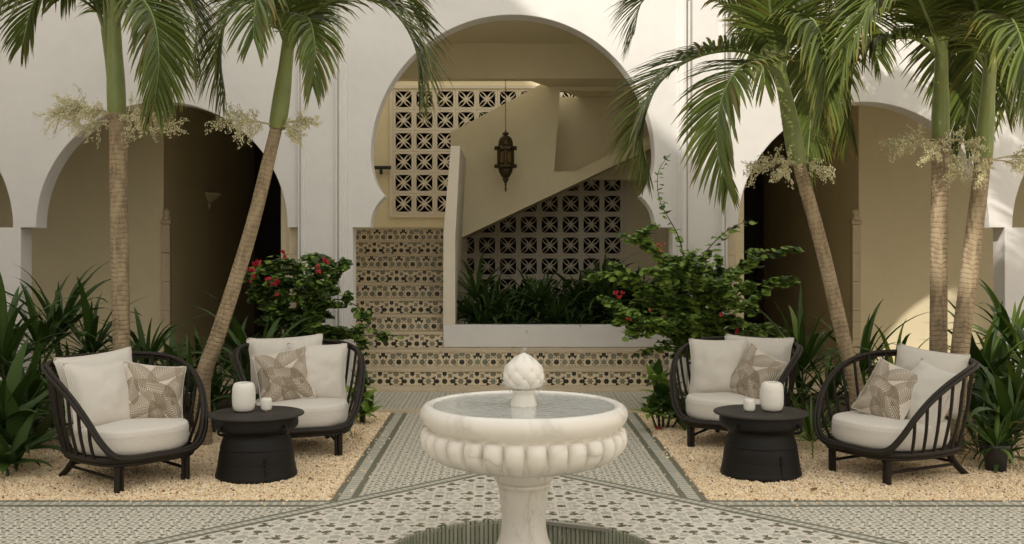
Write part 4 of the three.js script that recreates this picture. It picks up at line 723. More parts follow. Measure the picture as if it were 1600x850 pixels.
// ───────────────────────── palms ─────────────────────────
const nE = fbm(12, 5, 733);
const barkTex = tex(512, (u, v) => { const ring = Math.pow(0.5 + 0.5 * Math.sin((v * 31 + 1.6 * nD(u, v)) * 6.283), 6), l = Math.max(0, nE(u, v) - 0.58) * 3.4 * Math.max(0, nB(v, u) - 0.35) * 2.6, k = 0.86 + 1.1 * (nE(v, u) - 0.48) + 0.4 * (nA(u, v) - 0.5) - 0.16 * ring; return [k + 0.9 * l, k * 0.95 + 0.9 * l, k * 0.88 + 0.82 * l]; }, { rep: 1 });
const barkBump = tex(512, (u, v) => { const ring = Math.pow(0.5 + 0.5 * Math.sin((v * 31 + 1.6 * nD(u, v)) * 6.283), 5); return 0.6 - 0.3 * ring + 0.5 * (nE(u, v) - 0.5); }, { srgb: false, rep: 1 });
const bark = mat([0.36, 0.285, 0.185], 0.85, { map: barkTex, bumpMap: barkBump, bumpScale: 0.012 });
const shaftMap = tex(256, (u, v) => { const k = 0.85 + 0.3 * (nA(u * 2, v * 0.4) - 0.5) + 0.12 * (nC(u, v) - 0.5), y = 0.25 * Math.max(0, nD(u, v) - 0.45); return [k * (0.95 + y), k, k * (0.9 - y)]; });
const shaft = mat([0.25, 0.285, 0.095], 0.42, { map: shaftMap });
const frondMat = (c) => phys([1, 1, 1], 0.42, { specularIntensity: 0.55, color: lin(...c), vertexColors: true, transmission: 0.30, thickness: 0, side: THREE.DoubleSide });
const FM = { palm: frondMat([0.104, 0.146, 0.026]) };
const rachisMat = mat([0.20, 0.25, 0.075], 0.5);
// one pinnate frond along a curve (points relative to the palm): midrib plus two ranks of drooping leaflets
function frond(parent, pts, m, seed, { LL = 0.46, W = 0.025, droop = 0.55, from = 0.16, step = 0.0185, vee = 0.25, up0 = V(0, 1, 0) } = {}) {
  const c = new THREE.CatmullRomCurve3(pts, false, 'centripetal'), L = c.getLength(), r = rngOf(seed), pos = [], col = [], idx = [];
  const p = V(0, 0, 0), T = V(0, 0, 0), S = V(0, 0, 0), N = V(0, 0, 0), up = V(0, 0, 0), n = Math.floor(L * (1 - from) / step), side = V(0, 0, 0), f = V(0, 0, 0), wv = V(0, 0, 0), q = V(0, 0, 0);
  const flat = pts[pts.length - 1].clone().sub(pts[0]); flat.y = 0; if (flat.lengthSq() < 1e-4) flat.set(1, 0, 0); flat.normalize(); side.set(-flat.z, 0, flat.x);
  for (let k = 0; k < n; k++) for (const s of [-1, 1]) {
    const t = from + (1 - from) * (k + 0.5 * r()) / n; c.getPointAt(Math.min(1, t), p); c.getTangentAt(Math.min(1, t), T);
    S.copy(side).addScaledVector(T, -side.dot(T)).normalize(); N.crossVectors(S, T); if (N.dot(up0) < 0 && Math.abs(T.y) < 0.75) N.negate();
    const u = (t - from) / (1 - from), len = LL * (0.45 + 0.75 * Math.sin(Math.PI * Math.min(1, 0.16 + 0.80 * u))) * (0.88 + 0.24 * r()), ang = (62 - 42 * u + 10 * (r() - 0.5)) * RAD;
    f.copy(S).multiplyScalar(s * Math.sin(ang)).addScaledVector(T, Math.cos(ang)).addScaledVector(N, vee + 0.22 * (r() - 0.5)).normalize();
    const dr = droop * (0.7 + 0.6 * r()), w0 = W * (0.8 + 0.4 * r()) * (0.65 + 0.5 * Math.sin(Math.PI * Math.min(1, u + 0.1))), tone = 0.66 + 0.62 * r(), dry = r() < 0.05 ? 1.6 : 1, b0 = pos.length / 3, seg = 5;
    wv.crossVectors(f, N).normalize(); q.copy(p); const dir = f.clone();
    for (let i = 0; i <= seg; i++) {
      const a = i / seg, w = w0 * (i === 0 ? 0.45 : i === seg ? 0.06 : Math.sin(Math.PI * (0.22 + 0.72 * a))), nn = N.clone().multiplyScalar(0.22 * w);
      pos.push(q.x + wv.x * w * 0.5 + nn.x, q.y + wv.y * w * 0.5 + nn.y, q.z + wv.z * w * 0.5 + nn.z, q.x, q.y, q.z, q.x - wv.x * w * 0.5 + nn.x, q.y - wv.y * w * 0.5 + nn.y, q.z - wv.z * w * 0.5 + nn.z);
      const tip = i === seg ? 1.5 : 1; for (let e = 0; e < 3; e++) { const kk = tone * (e === 1 ? 1.15 : 0.96); col.push(kk * tip * dry * (1 + 0.15 * a), kk * (tip > 1 ? 1.1 : 1), kk * 0.95); }
      dir.y -= dr * 2.0 * (a + 0.15) / seg; dir.normalize(); q.addScaledVector(dir, len / seg);
    }
    for (let i = 0; i < seg; i++) for (let e = 0; e < 2; e++) { const a = b0 + i * 3 + e, b = a + 3; idx.push(a, a + 1, b, b, a + 1, b + 1); }
  }
  const g = new THREE.BufferGeometry(); g.setAttribute('position', new THREE.Float32BufferAttribute(pos, 3)); g.setAttribute('color', new THREE.Float32BufferAttribute(col, 3)); g.setIndex(idx); g.computeVertexNormals();
  const fr = part('frond', g, m, parent); part('midrib', tube(pts, (t) => 0.017 * (1 - 0.86 * t) + 0.002, 28, 6), rachisMat, fr);
  return fr;
}
// branching flower stalks with little buds, hung round the foot of the crownshaft
const budMat = mat([0.66, 0.62, 0.38], 0.7), twigMat = mat([0.55, 0.48, 0.29], 0.7);
function panicle(parent, p, dir, L, seed, bm) {
  const r = rngOf(seed), tw = [], bd = [], ico = new THREE.IcosahedronGeometry(1, 0);
  const go = (a, d, len, lv) => {
    const b = a.clone().addScaledVector(d, len); b.y -= 0.10 * len; const md = a.clone().lerp(b, 0.5); md.y += 0.07 * len;
    tw.push(tube([a, md, b], (t) => (lv === 0 ? 0.0065 : lv === 1 ? 0.0024 : 0.0013) * (1 - 0.5 * t), lv === 0 ? 8 : 4, lv === 0 ? 6 : 4));
    if (lv < 2) { const n = lv === 0 ? 16 : 7; for (let k = 0; k < n; k++) { const t = lv === 0 ? 0.3 + 0.7 * k / (n - 1) : 0.2 + 0.8 * k / (n - 1), c = new THREE.QuadraticBezierCurve3(a, md, b).getPoint(t); const e = d.clone().add(V(r() - 0.5, r() - 0.55, r() - 0.5).multiplyScalar(2.3)).normalize(); go(c, e, len * (lv === 0 ? 0.55 : 0.42) * (1.1 - 0.45 * t) * (0.7 + 0.5 * r()), lv + 1); } }
    if (lv > 0) { const n = Math.max(3, Math.round(len * 54)); for (let k = 0; k < n; k++) { const t = 0.12 + 0.88 * k / n, c = new THREE.QuadraticBezierCurve3(a, md, b).getPoint(t), s = 0.0034 + 0.0030 * r(); bd.push(ico.clone().scale(s, s * 1.25, s).translate(c.x + (r() - 0.5) * 0.034, c.y + (r() - 0.5) * 0.034, c.z + (r() - 0.5) * 0.034)); } }
  };
  go(p, dir.clone().normalize(), L, 0);
  const f = part('flower_stalk', tw, twigMat, parent); part('buds', bd, bm, f).userData.kind = 'stuff'; return f;
}
function palm(label, d, axis, { r0, r1, bark, shaftM, shaftFrom, shaftR, seed, fronds, panicles, bm, flare = 1.25 }) {
  const W = axis.map(([px, py, dd]) => at(px, py, d + (dd || 0))), b = W[0].clone(); b.y = 0;
  const P = thing('palm_tree', label, 'palm tree', b.toArray(), 0, 'palms in the courtyard beds'), R = (v) => v.clone().sub(b);
  const trunk = [R(V(W[0].x, -0.02, W[0].z)), ...W.slice(0, shaftFrom + 1).map(R)], rr = rngOf(seed);
  const tc = new THREE.CatmullRomCurve3(trunk, false, 'centripetal'), TL = tc.getLength(), ringN = Math.round(TL / 0.042), ph = rr() * 6;
  const tg = tube(trunk, (t) => { const h = t * TL, base = r1 + (r0 - r1) * Math.pow(1 - t, 0.8) + (flare - 1) * r0 * Math.exp(-h * 5); return base * (1 + 0.009 * Math.sin(t * ringN * 6.283 + ph) + 0.03 * (nB(t * 1.7, 0.3) - 0.5)); }, ringN * 5, 20);
  const u = tg.attributes.uv; for (let i = 0; i < u.count; i++) u.setXY(i, (i % 21) / 20 * 0.9, Math.floor(i / 21) / (ringN * 5) * TL * 0.82); part('trunk', tg, bark, P);
  const s0 = W[shaftFrom], sp = [s0.clone().add(V(0, -0.03, 0)), ...W.slice(shaftFrom + 1)].map(R);
  part('crownshaft', tube(sp, (t) => shaftR * (t < 0.05 ? 0.92 + 1.6 * t : 1 - 0.28 * t + 0.10 * Math.sin(Math.PI * Math.min(1, t * 1.5))), 24, 18), shaftM, P);
  part('collar', tube([R(s0).add(V(0, -0.035, 0)), R(s0).add(V(0, 0.012, 0))], r1 * 1.16, 3, 18), bark, P);
  const top = sp[sp.length - 1], ax = top.clone().sub(sp[sp.length - 2]).normalize();
  fronds.forEach(([pts, m, o], k) => { const w = pts.map(([px, py, dd]) => R(at(px, py, d + (dd || 0)))); frond(P, [top.clone().addScaledVector(ax, -0.08), ...w], FM.palm, seed * 31 + k, o); part('petiole', tube([top.clone().addScaledVector(ax, -0.26), top.clone().addScaledVector(ax, -0.07).lerp(w[0], 0.10), top.clone().lerp(w[0], 0.55)], (t) => 0.042 * (1 - 0.68 * t), 8, 8), shaftM, P); });
  panicles.forEach(([dx, dy, dz, L], k) => panicle(P, R(s0).add(V(dx, 0, dz).normalize().multiplyScalar(r1 * 0.9)), V(dx, dy - 0.12, dz), L * 0.98, seed * 7 + k, bm));
  return P;
}
palm('straight brown palm behind the left chair, its shaft rising out of the frame', 8.3, [[190, 560], [186, 400], [183, 180], [180, 95], [178, 30]], {
  r0: 0.067, r1: 0.063, bark, shaftM: shaft, shaftFrom: 2, shaftR: 0.073, seed: 1, bm: budMat,
  fronds: [[[[205, -10, -0.3], [236, 20, -0.5], [248, 90, -0.6], [240, 170, -0.6]], 'dark', { LL: 0.42, droop: 0.8 }], [[[225, -40, 0], [275, -30, 0.1], [306, 30, 0.1], [300, 100, 0.1]], 'dark'], [[[150, -70, 0], [80, -90, 0], [25, -50, 0], [-5, 20, 0]], 'dark'], [[[170, -80, -0.2], [120, -110, -0.4], [70, -70, -0.6], [35, -10, -0.7]], 'dark'], [[[200, -60, 0.5], [235, -70, 0.9], [262, -20, 1.1], [258, 40, 1.1]], 'dark'], [[[165, -70, 0.5], [130, -60, 1.0], [95, 0, 1.2]], 'dark'], [[[172, -120, 0], [168, -220, 0.1], [150, -300, 0.2]], 'mid']],
  panicles: [[-1, 0.15, 0.3, 0.42], [-0.8, 0.35, 0.5, 0.36], [0.7, -0.1, 0.6, 0.34], [1, 0.0, -0.2, 0.38], [-0.3, 0.2, 0.9, 0.28]] });
palm('slim second palm close behind the straight brown one', 9.0, [[194, 560], [192, 430], [189, 190], [176, 110], [166, 45]], {
  r0: 0.055, r1: 0.050, bark, shaftM: shaft, shaftFrom: 2, shaftR: 0.065, seed: 2, bm: budMat,
  fronds: [[[[185, -10, 0.3], [225, 0, 0.5], [245, 60, 0.6], [246, 130, 0.6]], 'dark', { droop: 0.9 }], [[[140, -10, 0.3], [95, -30, 0.5], [55, 0, 0.6], [35, 70, 0.6]], 'dark'], [[[160, -60, 0], [130, -140, 0], [90, -170, 0]], 'dark']],
  panicles: [[-1, 0.1, -0.1, 0.36]] });
palm('leaning palm with mottled bark between the two left chairs', 8.35, [[318, 590], [340, 525], [392, 360], [433, 195], [443, 130], [451, 62]], {
  r0: 0.068, r1: 0.049, bark, shaftM: shaft, shaftFrom: 3, shaftR: 0.070, seed: 3, bm: budMat, flare: 1.1,
  fronds: [[[[480, 22, -0.1], [540, -4, -0.2], [608, 12, -0.3], [648, 70, -0.3], [655, 150, -0.3]], 'mid', { LL: 0.5, droop: 0.75 }], [[[472, 5, 0.3], [530, -40, 0.5], [600, -40, 0.6], [660, 30, 0.6]], 'mid', { droop: 0.6 }], [[[425, 20, -0.1], [392, -2, -0.2], [358, 20, -0.3], [345, 90, -0.3], [352, 150, -0.3]], 'dark', { LL: 0.42, droop: 0.7 }], [[[462, 40, -0.4], [482, 30, -0.8], [492, 75, -1.0], [488, 135, -1.0]], 'dark', { LL: 0.34, droop: 0.9 }], [[[460, 0, 0], [490, -90, 0], [540, -140, 0]], 'mid'], [[[445, -5, 0.1], [430, -90, 0.2], [390, -150, 0.2]], 'dark'], [[[455, 20, 0.5], [470, 10, 1.0], [485, 55, 1.2]], 'dark'], [[[440, -10, -0.4], [420, -40, -0.9], [400, 0, -1.2], [396, 60, -1.3]], 'mid']],
  panicles: [[-1, 0.25, 0.25, 0.40], [-0.7, 0.15, 0.6, 0.30], [0.8, 0.25, 0.3, 0.26], [0.6, -0.25, 0.5, 0.22]] });
palm('leaning palm with pale green shaft nearest the portal on the right', 8.3, [[1338, 610], [1318, 530], [1285, 390], [1247, 252], [1233, 180], [1217, 105]], {
  r0: 0.063, r1: 0.051, bark, shaftM: shaft, shaftFrom: 3, shaftR: 0.070, seed: 4, bm: budMat, flare: 1.1,
  fronds: [[[[1170, 82, -0.2], [1090, 88, -0.4], [1030, 130, -0.5], [1003, 200, -0.5], [1012, 268, -0.5]], 'mid', { LL: 0.46, droop: 0.35 }], [[[1200, 40, 0.6], [1190, -60, 1.3], [1182, -70, 2.0], [1172, -10, 2.4]], 'mid'], [[[1225, 30, 0.6], [1250, -50, 1.3], [1280, -60, 2.0], [1300, 0, 2.3]], 'mid'], [[[1188, 100, -0.4], [1150, 112, -0.7], [1124, 170, -0.8], [1122, 235, -0.8], [1138, 295, -0.8]], 'mid', { LL: 0.40, droop: 0.55 }], [[[1175, 45, 0.1], [1120, 0, 0.2], [1060, -25, 0.2], [1005, 0, 0.2], [990, 55, 0.2]], 'mid', { droop: 0.55 }], [[[1190, 30, 0.4], [1150, -40, 0.7], [1090, -70, 0.8]], 'light'], [[[1240, 45, -0.3], [1268, 30, -0.6], [1290, 85, -0.8], [1284, 175, -0.8]], 'light', { LL: 0.42, droop: 0.9 }], [[[1238, 60, 0.3], [1262, 60, 0.6], [1268, 150, 0.8], [1262, 255, 0.8]], 'light', { droop: 0.9 }], [[[1225, 10, 0], [1240, -70, 0], [1275, -120, 0]], 'light'], [[[1250, 30, 0.2], [1300, -10, 0.3], [1350, 20, 0.4], [1370, 90, 0.4]], 'light'], [[[1205, 20, -0.3], [1195, -60, -0.6], [1160, -110, -0.8]], 'mid'], [[[1215, 40, 0.6], [1205, 0, 1.1], [1190, 50, 1.4], [1195, 130, 1.4]], 'mid']],
  panicles: [[-1, 0.02, 0.3, 0.36], [-0.6, -0.15, 0.7, 0.30], [0.6, -0.2, 0.6, 0.22]] });
palm('upright pale palm, left of the two behind the right chair', 8.2, [[1466, 600], [1467, 420], [1469, 218], [1470, 150], [1471, 78]], {
  r0: 0.070, r1: 0.062, bark, shaftM: shaft, shaftFrom: 2, shaftR: 0.068, seed: 5, bm: budMat,
  fronds: [[[[1435, 62, -0.1], [1385, 60, -0.2], [1335, 92, -0.3], [1322, 150, -0.3], [1330, 205, -0.3]], 'light', { LL: 0.46, droop: 0.9 }], [[[1445, 20, 0.6], [1400, -50, 1.3], [1362, -60, 1.9], [1332, 0, 2.3]], 'mid'], [[[1490, 30, 0.6], [1520, -50, 1.4], [1540, -50, 2.0], [1560, 20, 2.4]], 'mid'], [[[1440, 40, 0.3], [1400, 0, 0.5], [1340, 5, 0.6], [1300, 60, 0.6]], 'mid'], [[[1460, 20, 0], [1450, -70, 0], [1410, -120, 0]], 'light'], [[[1490, 40, 0.2], [1520, 60, 0.4], [1518, 140, 0.5], [1506, 215, 0.5]], 'mid', { droop: 0.9 }], [[[1480, 10, -0.3], [1500, -60, -0.6], [1540, -90, -0.8]], 'mid'], [[[1465, 30, 0.6], [1460, -20, 1.1], [1450, 10, 1.4]], 'mid'], [[[1450, 30, -0.5], [1420, -20, -1.0], [1370, -10, -1.3], [1335, 60, -1.4]], 'light', { droop: 0.7 }]],
  panicles: [[-1, -0.05, 0.4, 0.34], [-0.5, -0.25, 0.8, 0.30], [0.5, -0.1, 0.8, 0.28], [-0.9, 0.1, -0.2, 0.30]] });
palm('slightly leaning pale palm, right of the two behind the right chair', 8.0, [[1490, 705], [1499, 560], [1518, 400], [1536, 250], [1541, 180], [1547, 100]], {
  r0: 0.074, r1: 0.060, bark, shaftM: shaft, shaftFrom: 3, shaftR: 0.066, seed: 6, bm: budMat, flare: 1.15,
  fronds: [[[[1515, 62, -0.2], [1470, 12, -0.4], [1400, -2, -0.5], [1340, 30, -0.6], [1318, 110, -0.6]], 'light', { LL: 0.48, droop: 0.8 }], [[[1530, 40, 0.6], [1500, -60, 1.3], [1470, -80, 2.0], [1450, -20, 2.4]], 'mid'], [[[1572, 68, 0], [1610, 40, 0], [1660, 60, 0], [1690, 130, 0]], 'mid'], [[[1540, 30, 0], [1545, -60, 0], [1530, -130, 0]], 'light'], [[[1530, 50, 0.4], [1505, 20, 0.7], [1480, 70, 0.9], [1480, 150, 0.9]], 'mid'], [[[1560, 40, 0.3], [1590, -20, 0.5], [1640, -40, 0.6]], 'mid'], [[[1530, 30, -0.5], [1500, -40, -1.0], [1440, -60, -1.3], [1390, -10, -1.4]], 'light'], [[[1555, 60, -0.5], [1580, 30, -1.0], [1600, 80, -1.3], [1606, 150, -1.3]], 'light', { droop: 0.8 }], [[[1545, 50, 0.6], [1560, 20, 1.1], [1575, 80, 1.4], [1570, 170, 1.4]], 'mid']],
  panicles: [[1, 0.25, 0.3, 0.38], [0.8, -0.1, 0.6, 0.34], [-0.9, -0.05, 0.5, 0.30], [-0.4, -0.3, 0.8, 0.26]] });

// ───────────────────────── shrubs in the beds ─────────────────────────
{
  const S = (label, px, d, heads, mats, seed, o = {}) => { const p = at(px, 390, d); return leafyPlant(o.name || 'strap_leaf_plant', label, o.cat || 'plant', [p.x, 0.005, p.z], heads, mats, seed, o); };
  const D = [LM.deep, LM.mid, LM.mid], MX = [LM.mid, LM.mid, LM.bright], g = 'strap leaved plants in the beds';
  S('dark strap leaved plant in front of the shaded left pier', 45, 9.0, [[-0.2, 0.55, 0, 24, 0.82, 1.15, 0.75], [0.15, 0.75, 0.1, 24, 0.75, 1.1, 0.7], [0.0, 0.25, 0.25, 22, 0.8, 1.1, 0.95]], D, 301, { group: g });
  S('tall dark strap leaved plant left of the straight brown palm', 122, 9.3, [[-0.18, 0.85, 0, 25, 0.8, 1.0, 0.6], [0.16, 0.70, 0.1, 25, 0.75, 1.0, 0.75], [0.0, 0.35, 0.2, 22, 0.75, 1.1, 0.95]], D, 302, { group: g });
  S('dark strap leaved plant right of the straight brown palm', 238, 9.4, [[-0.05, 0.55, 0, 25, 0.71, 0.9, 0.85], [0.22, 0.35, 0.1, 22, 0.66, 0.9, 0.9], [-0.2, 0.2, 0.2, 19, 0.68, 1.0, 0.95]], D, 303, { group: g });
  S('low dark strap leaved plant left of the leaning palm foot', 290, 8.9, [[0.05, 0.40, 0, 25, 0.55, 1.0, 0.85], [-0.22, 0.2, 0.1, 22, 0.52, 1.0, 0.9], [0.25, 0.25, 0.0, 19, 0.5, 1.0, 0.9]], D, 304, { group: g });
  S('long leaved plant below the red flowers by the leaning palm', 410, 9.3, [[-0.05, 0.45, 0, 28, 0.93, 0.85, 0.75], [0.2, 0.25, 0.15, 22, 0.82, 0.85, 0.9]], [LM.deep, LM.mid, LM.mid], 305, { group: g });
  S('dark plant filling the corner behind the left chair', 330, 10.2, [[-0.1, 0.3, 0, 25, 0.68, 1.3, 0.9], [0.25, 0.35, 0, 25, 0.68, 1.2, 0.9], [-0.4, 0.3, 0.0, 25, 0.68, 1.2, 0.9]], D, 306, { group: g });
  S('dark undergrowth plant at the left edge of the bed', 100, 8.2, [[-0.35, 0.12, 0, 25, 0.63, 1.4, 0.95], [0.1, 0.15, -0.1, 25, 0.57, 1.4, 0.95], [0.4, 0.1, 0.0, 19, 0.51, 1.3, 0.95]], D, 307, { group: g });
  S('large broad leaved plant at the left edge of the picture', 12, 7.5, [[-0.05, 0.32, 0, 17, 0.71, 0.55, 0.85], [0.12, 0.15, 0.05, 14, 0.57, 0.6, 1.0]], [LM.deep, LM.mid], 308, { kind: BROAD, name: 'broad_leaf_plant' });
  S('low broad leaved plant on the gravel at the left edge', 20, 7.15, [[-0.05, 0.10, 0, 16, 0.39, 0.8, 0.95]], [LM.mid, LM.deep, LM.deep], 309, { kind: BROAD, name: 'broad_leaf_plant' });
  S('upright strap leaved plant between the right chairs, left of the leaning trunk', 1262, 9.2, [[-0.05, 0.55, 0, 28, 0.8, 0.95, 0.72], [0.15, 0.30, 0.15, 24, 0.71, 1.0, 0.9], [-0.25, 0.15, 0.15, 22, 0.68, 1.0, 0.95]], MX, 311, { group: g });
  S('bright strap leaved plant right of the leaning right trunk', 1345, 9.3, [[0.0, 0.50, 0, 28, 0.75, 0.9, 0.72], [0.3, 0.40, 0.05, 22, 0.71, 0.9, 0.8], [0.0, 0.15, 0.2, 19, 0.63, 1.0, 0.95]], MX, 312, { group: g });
  S('narrow leaved tuft low behind the right drum table', 1268, 8.1, [[0, 0.08, 0, 32, 0.57, 0.55, 0.85]], [LM.mid, LM.bright], 313, { group: g });
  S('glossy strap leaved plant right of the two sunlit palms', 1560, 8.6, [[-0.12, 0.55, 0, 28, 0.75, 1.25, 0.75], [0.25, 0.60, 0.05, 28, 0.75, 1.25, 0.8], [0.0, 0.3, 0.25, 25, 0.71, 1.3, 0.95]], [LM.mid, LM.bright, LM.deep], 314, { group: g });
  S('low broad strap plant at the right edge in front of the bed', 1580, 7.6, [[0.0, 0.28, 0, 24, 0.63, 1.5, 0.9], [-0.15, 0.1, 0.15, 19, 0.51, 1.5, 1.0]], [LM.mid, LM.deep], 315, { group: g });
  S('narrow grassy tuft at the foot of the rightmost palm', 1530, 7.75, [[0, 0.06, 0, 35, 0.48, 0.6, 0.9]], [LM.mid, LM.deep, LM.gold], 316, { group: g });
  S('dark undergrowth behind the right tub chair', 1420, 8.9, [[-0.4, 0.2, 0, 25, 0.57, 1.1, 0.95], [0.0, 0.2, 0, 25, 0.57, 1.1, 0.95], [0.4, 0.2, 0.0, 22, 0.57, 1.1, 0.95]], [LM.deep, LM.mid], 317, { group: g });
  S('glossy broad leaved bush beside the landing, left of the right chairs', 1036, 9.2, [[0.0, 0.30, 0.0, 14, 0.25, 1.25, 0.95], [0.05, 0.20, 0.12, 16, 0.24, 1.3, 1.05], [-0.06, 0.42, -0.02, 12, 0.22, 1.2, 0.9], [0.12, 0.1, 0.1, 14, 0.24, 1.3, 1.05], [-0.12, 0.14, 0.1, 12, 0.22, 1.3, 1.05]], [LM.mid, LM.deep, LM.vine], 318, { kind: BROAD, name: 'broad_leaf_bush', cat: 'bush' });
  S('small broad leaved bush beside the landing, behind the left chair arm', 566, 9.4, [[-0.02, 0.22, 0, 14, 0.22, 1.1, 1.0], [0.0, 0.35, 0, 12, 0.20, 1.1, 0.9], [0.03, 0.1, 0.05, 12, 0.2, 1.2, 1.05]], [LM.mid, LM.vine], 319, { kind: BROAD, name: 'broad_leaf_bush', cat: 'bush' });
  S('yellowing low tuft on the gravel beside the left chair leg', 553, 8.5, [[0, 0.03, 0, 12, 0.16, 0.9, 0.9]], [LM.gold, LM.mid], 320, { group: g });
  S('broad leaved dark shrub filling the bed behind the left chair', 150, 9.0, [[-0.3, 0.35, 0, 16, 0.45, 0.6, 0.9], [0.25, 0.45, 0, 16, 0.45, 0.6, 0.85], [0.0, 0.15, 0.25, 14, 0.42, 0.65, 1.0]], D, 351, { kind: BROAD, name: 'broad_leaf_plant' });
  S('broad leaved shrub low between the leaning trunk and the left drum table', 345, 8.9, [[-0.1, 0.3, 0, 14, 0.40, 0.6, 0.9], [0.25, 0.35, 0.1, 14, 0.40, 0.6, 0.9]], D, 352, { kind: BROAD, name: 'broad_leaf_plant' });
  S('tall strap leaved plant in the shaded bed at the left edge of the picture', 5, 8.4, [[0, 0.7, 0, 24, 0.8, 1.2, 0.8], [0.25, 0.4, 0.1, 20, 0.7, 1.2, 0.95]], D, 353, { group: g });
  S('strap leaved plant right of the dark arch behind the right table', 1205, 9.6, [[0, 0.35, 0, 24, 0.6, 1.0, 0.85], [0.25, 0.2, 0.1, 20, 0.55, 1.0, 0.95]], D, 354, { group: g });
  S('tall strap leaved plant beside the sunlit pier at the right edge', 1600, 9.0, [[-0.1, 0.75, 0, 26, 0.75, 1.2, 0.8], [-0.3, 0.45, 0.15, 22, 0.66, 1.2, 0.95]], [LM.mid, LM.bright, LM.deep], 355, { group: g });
  S('broad leaved shrub low at the right edge behind the chair', 1530, 8.3, [[0.0, 0.25, 0, 16, 0.42, 0.6, 0.95], [0.3, 0.35, 0, 14, 0.42, 0.6, 0.9]], [LM.mid, LM.deep], 356, { kind: BROAD, name: 'broad_leaf_plant' });
  { const p = at(1556, 390, 7.35), q = leafyPlant('potted_plant', 'strap leaved plant in a small black nursery pot at the right edge', 'potted plant', [p.x, 0.005, p.z], [[0, 0.20, 0, 16, 0.42, 1.2, 0.9]], [LM.mid, LM.bright], 371); part('pot', lathe([[0.001, 0.0], [0.068, 0.0], [0.085, 0.17], [0.095, 0.175], [0.095, 0.20], [0.082, 0.20], [0.078, 0.17], [0.001, 0.165]], 24), mat([0.02, 0.02, 0.018], 0.5), q); }
  const fallen = (label, p, s, m, rz) => { const f = part('fallen_leaf', HEART[1], m, null, p, [-Math.PI / 2 + 0.1, 0, rz]); f.scale.setScalar(s); tag(f, label, 'leaf'); };
  fallen('small dry leaf lying on the left drum table beside the cups', [-1.755, 0.468, -1.83], 0.035, LM.gold, 0.7);
  fallen('red petal fallen on the gravel beside the broad leaved bush', [1.30, 0.018, -3.72], 0.07, bractMat[0], 1.9);
  fallen('yellow fallen leaf on the gravel between the left table and path', [-1.42, 0.016, -1.75], 0.05, LM.gold, 2.6);
  fallen('brown curled leaf on the gravel in front of the right chair', [1.95, 0.016, -1.42], 0.05, LM.gold, 0.2);
  // under-stair planter
  const U = (label, px, d, h, n, L, wf, seed, kind = STRAP) => { const p = at(px, 390, d); return leafyPlant('planter_plant', label, 'plant', [p.x, 0.5, p.z], [[0, h, 0, n, L, wf, 0.95], [0.15, h * 0.5, 0.1, n, L, wf, 1.0]], [LM.mid, LM.deep, LM.mid], seed, { kind, group: 'plants in the dark planter under the stairs' }); };
  struct('soil', box(-0.63, 2.49, -0.05, 0.5, BZ + 0.03, 5.33 - 12.39), mat([0.05, 0.038, 0.026], 0.95));
  for (const [label, px, dd, h, n, L, wf, seed] of [['dark leafy mass low at the back of the planter, left part', 770, 13.6, 0.3, 30, 0.6, 1.3, 341], ['dark leafy mass low at the back of the planter, middle part', 850, 13.6, 0.35, 30, 0.6, 1.3, 342], ['dark leafy mass low at the back of the planter, right part', 930, 13.6, 0.45, 30, 0.62, 1.3, 343]]) U(label, px, dd, h, n, L, wf, seed);
  [735, 770, 805, 845, 880, 915, 950, 985].forEach((px, k) => U(['broad leaved shrub at the stair wall end of the planter', 'second broad leaved shrub from the stair wall in the planter', 'third broad leaved shrub from the stair wall in the planter', 'broad leaved shrub behind the fountain bud in the planter', 'broad leaved shrub just right of the fountain bud in the planter', 'third broad leaved shrub from the flowering vine in the planter', 'second broad leaved shrub from the flowering vine in the planter', 'broad leaved shrub half hidden by the flowering vine in the planter'][k], px, 12.75 + 0.25 * (k % 3), 0.28 + 0.16 * ((k * 5) % 4) / 3, 34, 0.36, 0.55, 360 + k, BROAD));
  U('dark arching plant by the stair wall in the planter', 745, 12.9, 0.53, 30, 0.63, 1.08, 331); U('dark fern like plant left of centre in the planter', 790, 12.7, 0.20, 33, 0.48, 0.81, 332); U('dark plant behind the fountain bud in the planter', 830, 13.0, 0.43, 30, 0.63, 1.08, 333);
  U('dark fern like plant right of the bud in the planter', 870, 12.7, 0.20, 33, 0.48, 0.81, 334); U('dark leafy plant before the screen in the planter', 905, 13.1, 0.48, 30, 0.63, 1.22, 335); U('tall dark plant beside the flowering vine in the planter', 945, 12.9, 0.58, 33, 0.69, 1.08, 336); U('dark plant hidden behind the flowering vine in the planter', 1000, 12.9, 0.48, 27, 0.69, 1.22, 337);
}
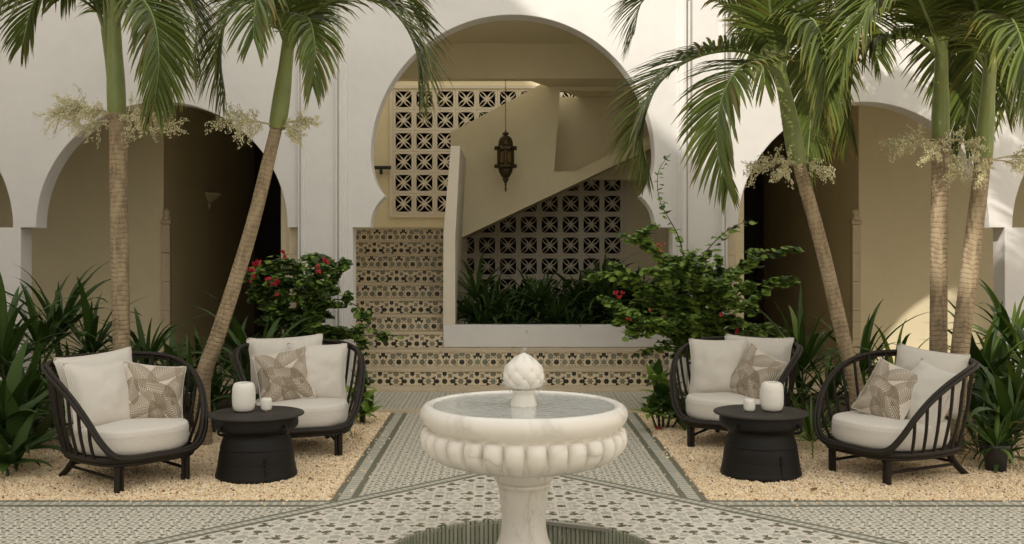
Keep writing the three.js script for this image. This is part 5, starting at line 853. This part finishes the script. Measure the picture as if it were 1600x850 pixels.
// ───────────────────────── flowering climbers ─────────────────────────
{
  const A = (d, ...q) => q.map(([px, py, dd]) => at(px, py, d + (dd || 0)));
  const rb = at(1092, 390, 10.6); rb.y = 0;
  const d = 10.5;
  climber('green climber with a few red flowers in front of the right pilaster', [rb.x, 0, rb.z], [
    { pts: A(d, [1092, 633], [1085, 560], [1078, 480], [1060, 420]), rad: 0.022, from: 0.35, n: 40, spread: 0.22, twigs: 16, tl: 0.5 },
    { pts: A(d, [1095, 633], [1110, 550], [1120, 470], [1130, 420]), rad: 0.02, from: 0.35, n: 40, spread: 0.22, twigs: 16, tl: 0.45 },
    { pts: A(d, [1085, 520], [1040, 470, -0.2], [990, 440, -0.3], [955, 425, -0.3]), n: 42, spread: 0.12, twigs: 12, tl: 0.35 },
    { pts: A(d, [1085, 540], [1030, 505, -0.3], [985, 500, -0.4], [958, 480, -0.4]), n: 40, spread: 0.12, twigs: 12, tl: 0.30 },
    { pts: A(d, [1080, 470], [1040, 410, -0.1], [1000, 375, -0.2], [970, 368, -0.2]), n: 30, spread: 0.08, twigs: 7, tl: 0.25 },
    { pts: A(d, [1100, 520], [1060, 500, -0.5], [1010, 515, -0.6], [975, 520, -0.6]), n: 36, spread: 0.10, twigs: 8, tl: 0.25 },
    { pts: A(d, [1075, 440], [1060, 370, 0.3], [1030, 310, 0.5], [1030, 265, 0.55], [1048, 240, 0.55]), rad: 0.008, n: 30, spread: 0.09, thin: 1 },
    { pts: A(d, [1085, 420], [1110, 385], [1140, 358], [1176, 342]), rad: 0.008, n: 22, spread: 0.08, thin: 1 },
    { pts: A(d, [1110, 460], [1150, 425, -0.1], [1185, 400, -0.1], [1215, 395, -0.1]), n: 30, spread: 0.12, twigs: 6, tl: 0.25, thin: 1 },
    { pts: A(d, [1120, 490], [1165, 455, -0.2], [1200, 440, -0.2], [1236, 436, -0.2]), n: 30, spread: 0.12, twigs: 5, tl: 0.2, thin: 1 },
    { pts: A(d, [1120, 540], [1160, 510], [1200, 515], [1235, 522]), n: 30, spread: 0.08, twigs: 6, tl: 0.25 },
    { pts: A(d, [1100, 480], [1120, 440, -0.4], [1150, 470, -0.5], [1180, 490, -0.5]), n: 36, spread: 0.12, twigs: 8, tl: 0.3 },
    { pts: A(d, [1080, 500], [1090, 440, -0.4], [1060, 420, -0.5], [1030, 440, -0.5]), n: 40, spread: 0.14, twigs: 10, tl: 0.3 },
  ], { size: 0.112, dense: 3.5, mats: [LM.vine, LM.mid, LM.vine], seed: 71, flowers: [[at(970, 462, 9.90), 3, 0.046, 0], [at(978, 497, 9.85), 2, 0.039, 0], [at(1028, 388, 10.15), 2, 0.039, 1], [at(1036, 384, 10.15), 1, 0.034, 1], [at(1016, 486, 9.85), 1, 0.034, 1], [at(1130, 485, 9.85), 1, 0.034, 0], [at(1157, 513, 10.15), 2, 0.037, 0]] });
  const lb = at(470, 390, 10.6); lb.y = 0;
  climber('dark climber with red flower clusters against the left pilaster', [lb.x, 0, lb.z], [
    { pts: A(d, [470, 633], [475, 560], [480, 470], [470, 410]), rad: 0.022, from: 0.3, n: 44, spread: 0.2, twigs: 18, tl: 0.4 },
    { pts: A(d, [465, 633], [450, 550], [440, 470], [436, 400]), rad: 0.02, from: 0.3, n: 40, spread: 0.16, twigs: 14, tl: 0.32 },
    { pts: A(d, [478, 520], [505, 460], [525, 420], [545, 412]), n: 36, spread: 0.1, twigs: 10, tl: 0.3 },
    { pts: A(d, [478, 540], [515, 470, -0.1], [560, 480, -0.2], [585, 520, -0.2], [622, 525, -0.2]), rad: 0.008, n: 34, spread: 0.10, twigs: 5, tl: 0.18, thin: 1 },
    { pts: A(d, [475, 560], [520, 520], [555, 520], [570, 545]), n: 30, spread: 0.1, twigs: 8, tl: 0.25 },
    { pts: A(d, [440, 520], [415, 470], [400, 440], [395, 420]), n: 26, spread: 0.08, twigs: 6, tl: 0.2 },
    { pts: A(d, [470, 520], [500, 470, -0.3], [490, 430, -0.4], [500, 405, -0.4]), n: 40, spread: 0.14, twigs: 10, tl: 0.28 },
  ], { size: 0.105, dense: 3.9, mats: [LM.vine, LM.mid, LM.mid], seed: 72, flowers: [[at(398, 417, 10.05), 6, 0.053, 0], [at(393, 435, 10.05), 2, 0.041, 0], [at(426, 441, 10.05), 6, 0.048, 0], [at(440, 455, 10.05), 1, 0.034, 0], [at(452, 396, 10.15), 2, 0.046, 0], [at(502, 406, 9.85), 2, 0.046, 0], [at(506, 420, 9.85), 2, 0.041, 0], [at(529, 532, 10.05), 2, 0.041, 0]] });
}
shade(scene);
renderer.render(scene, camera);
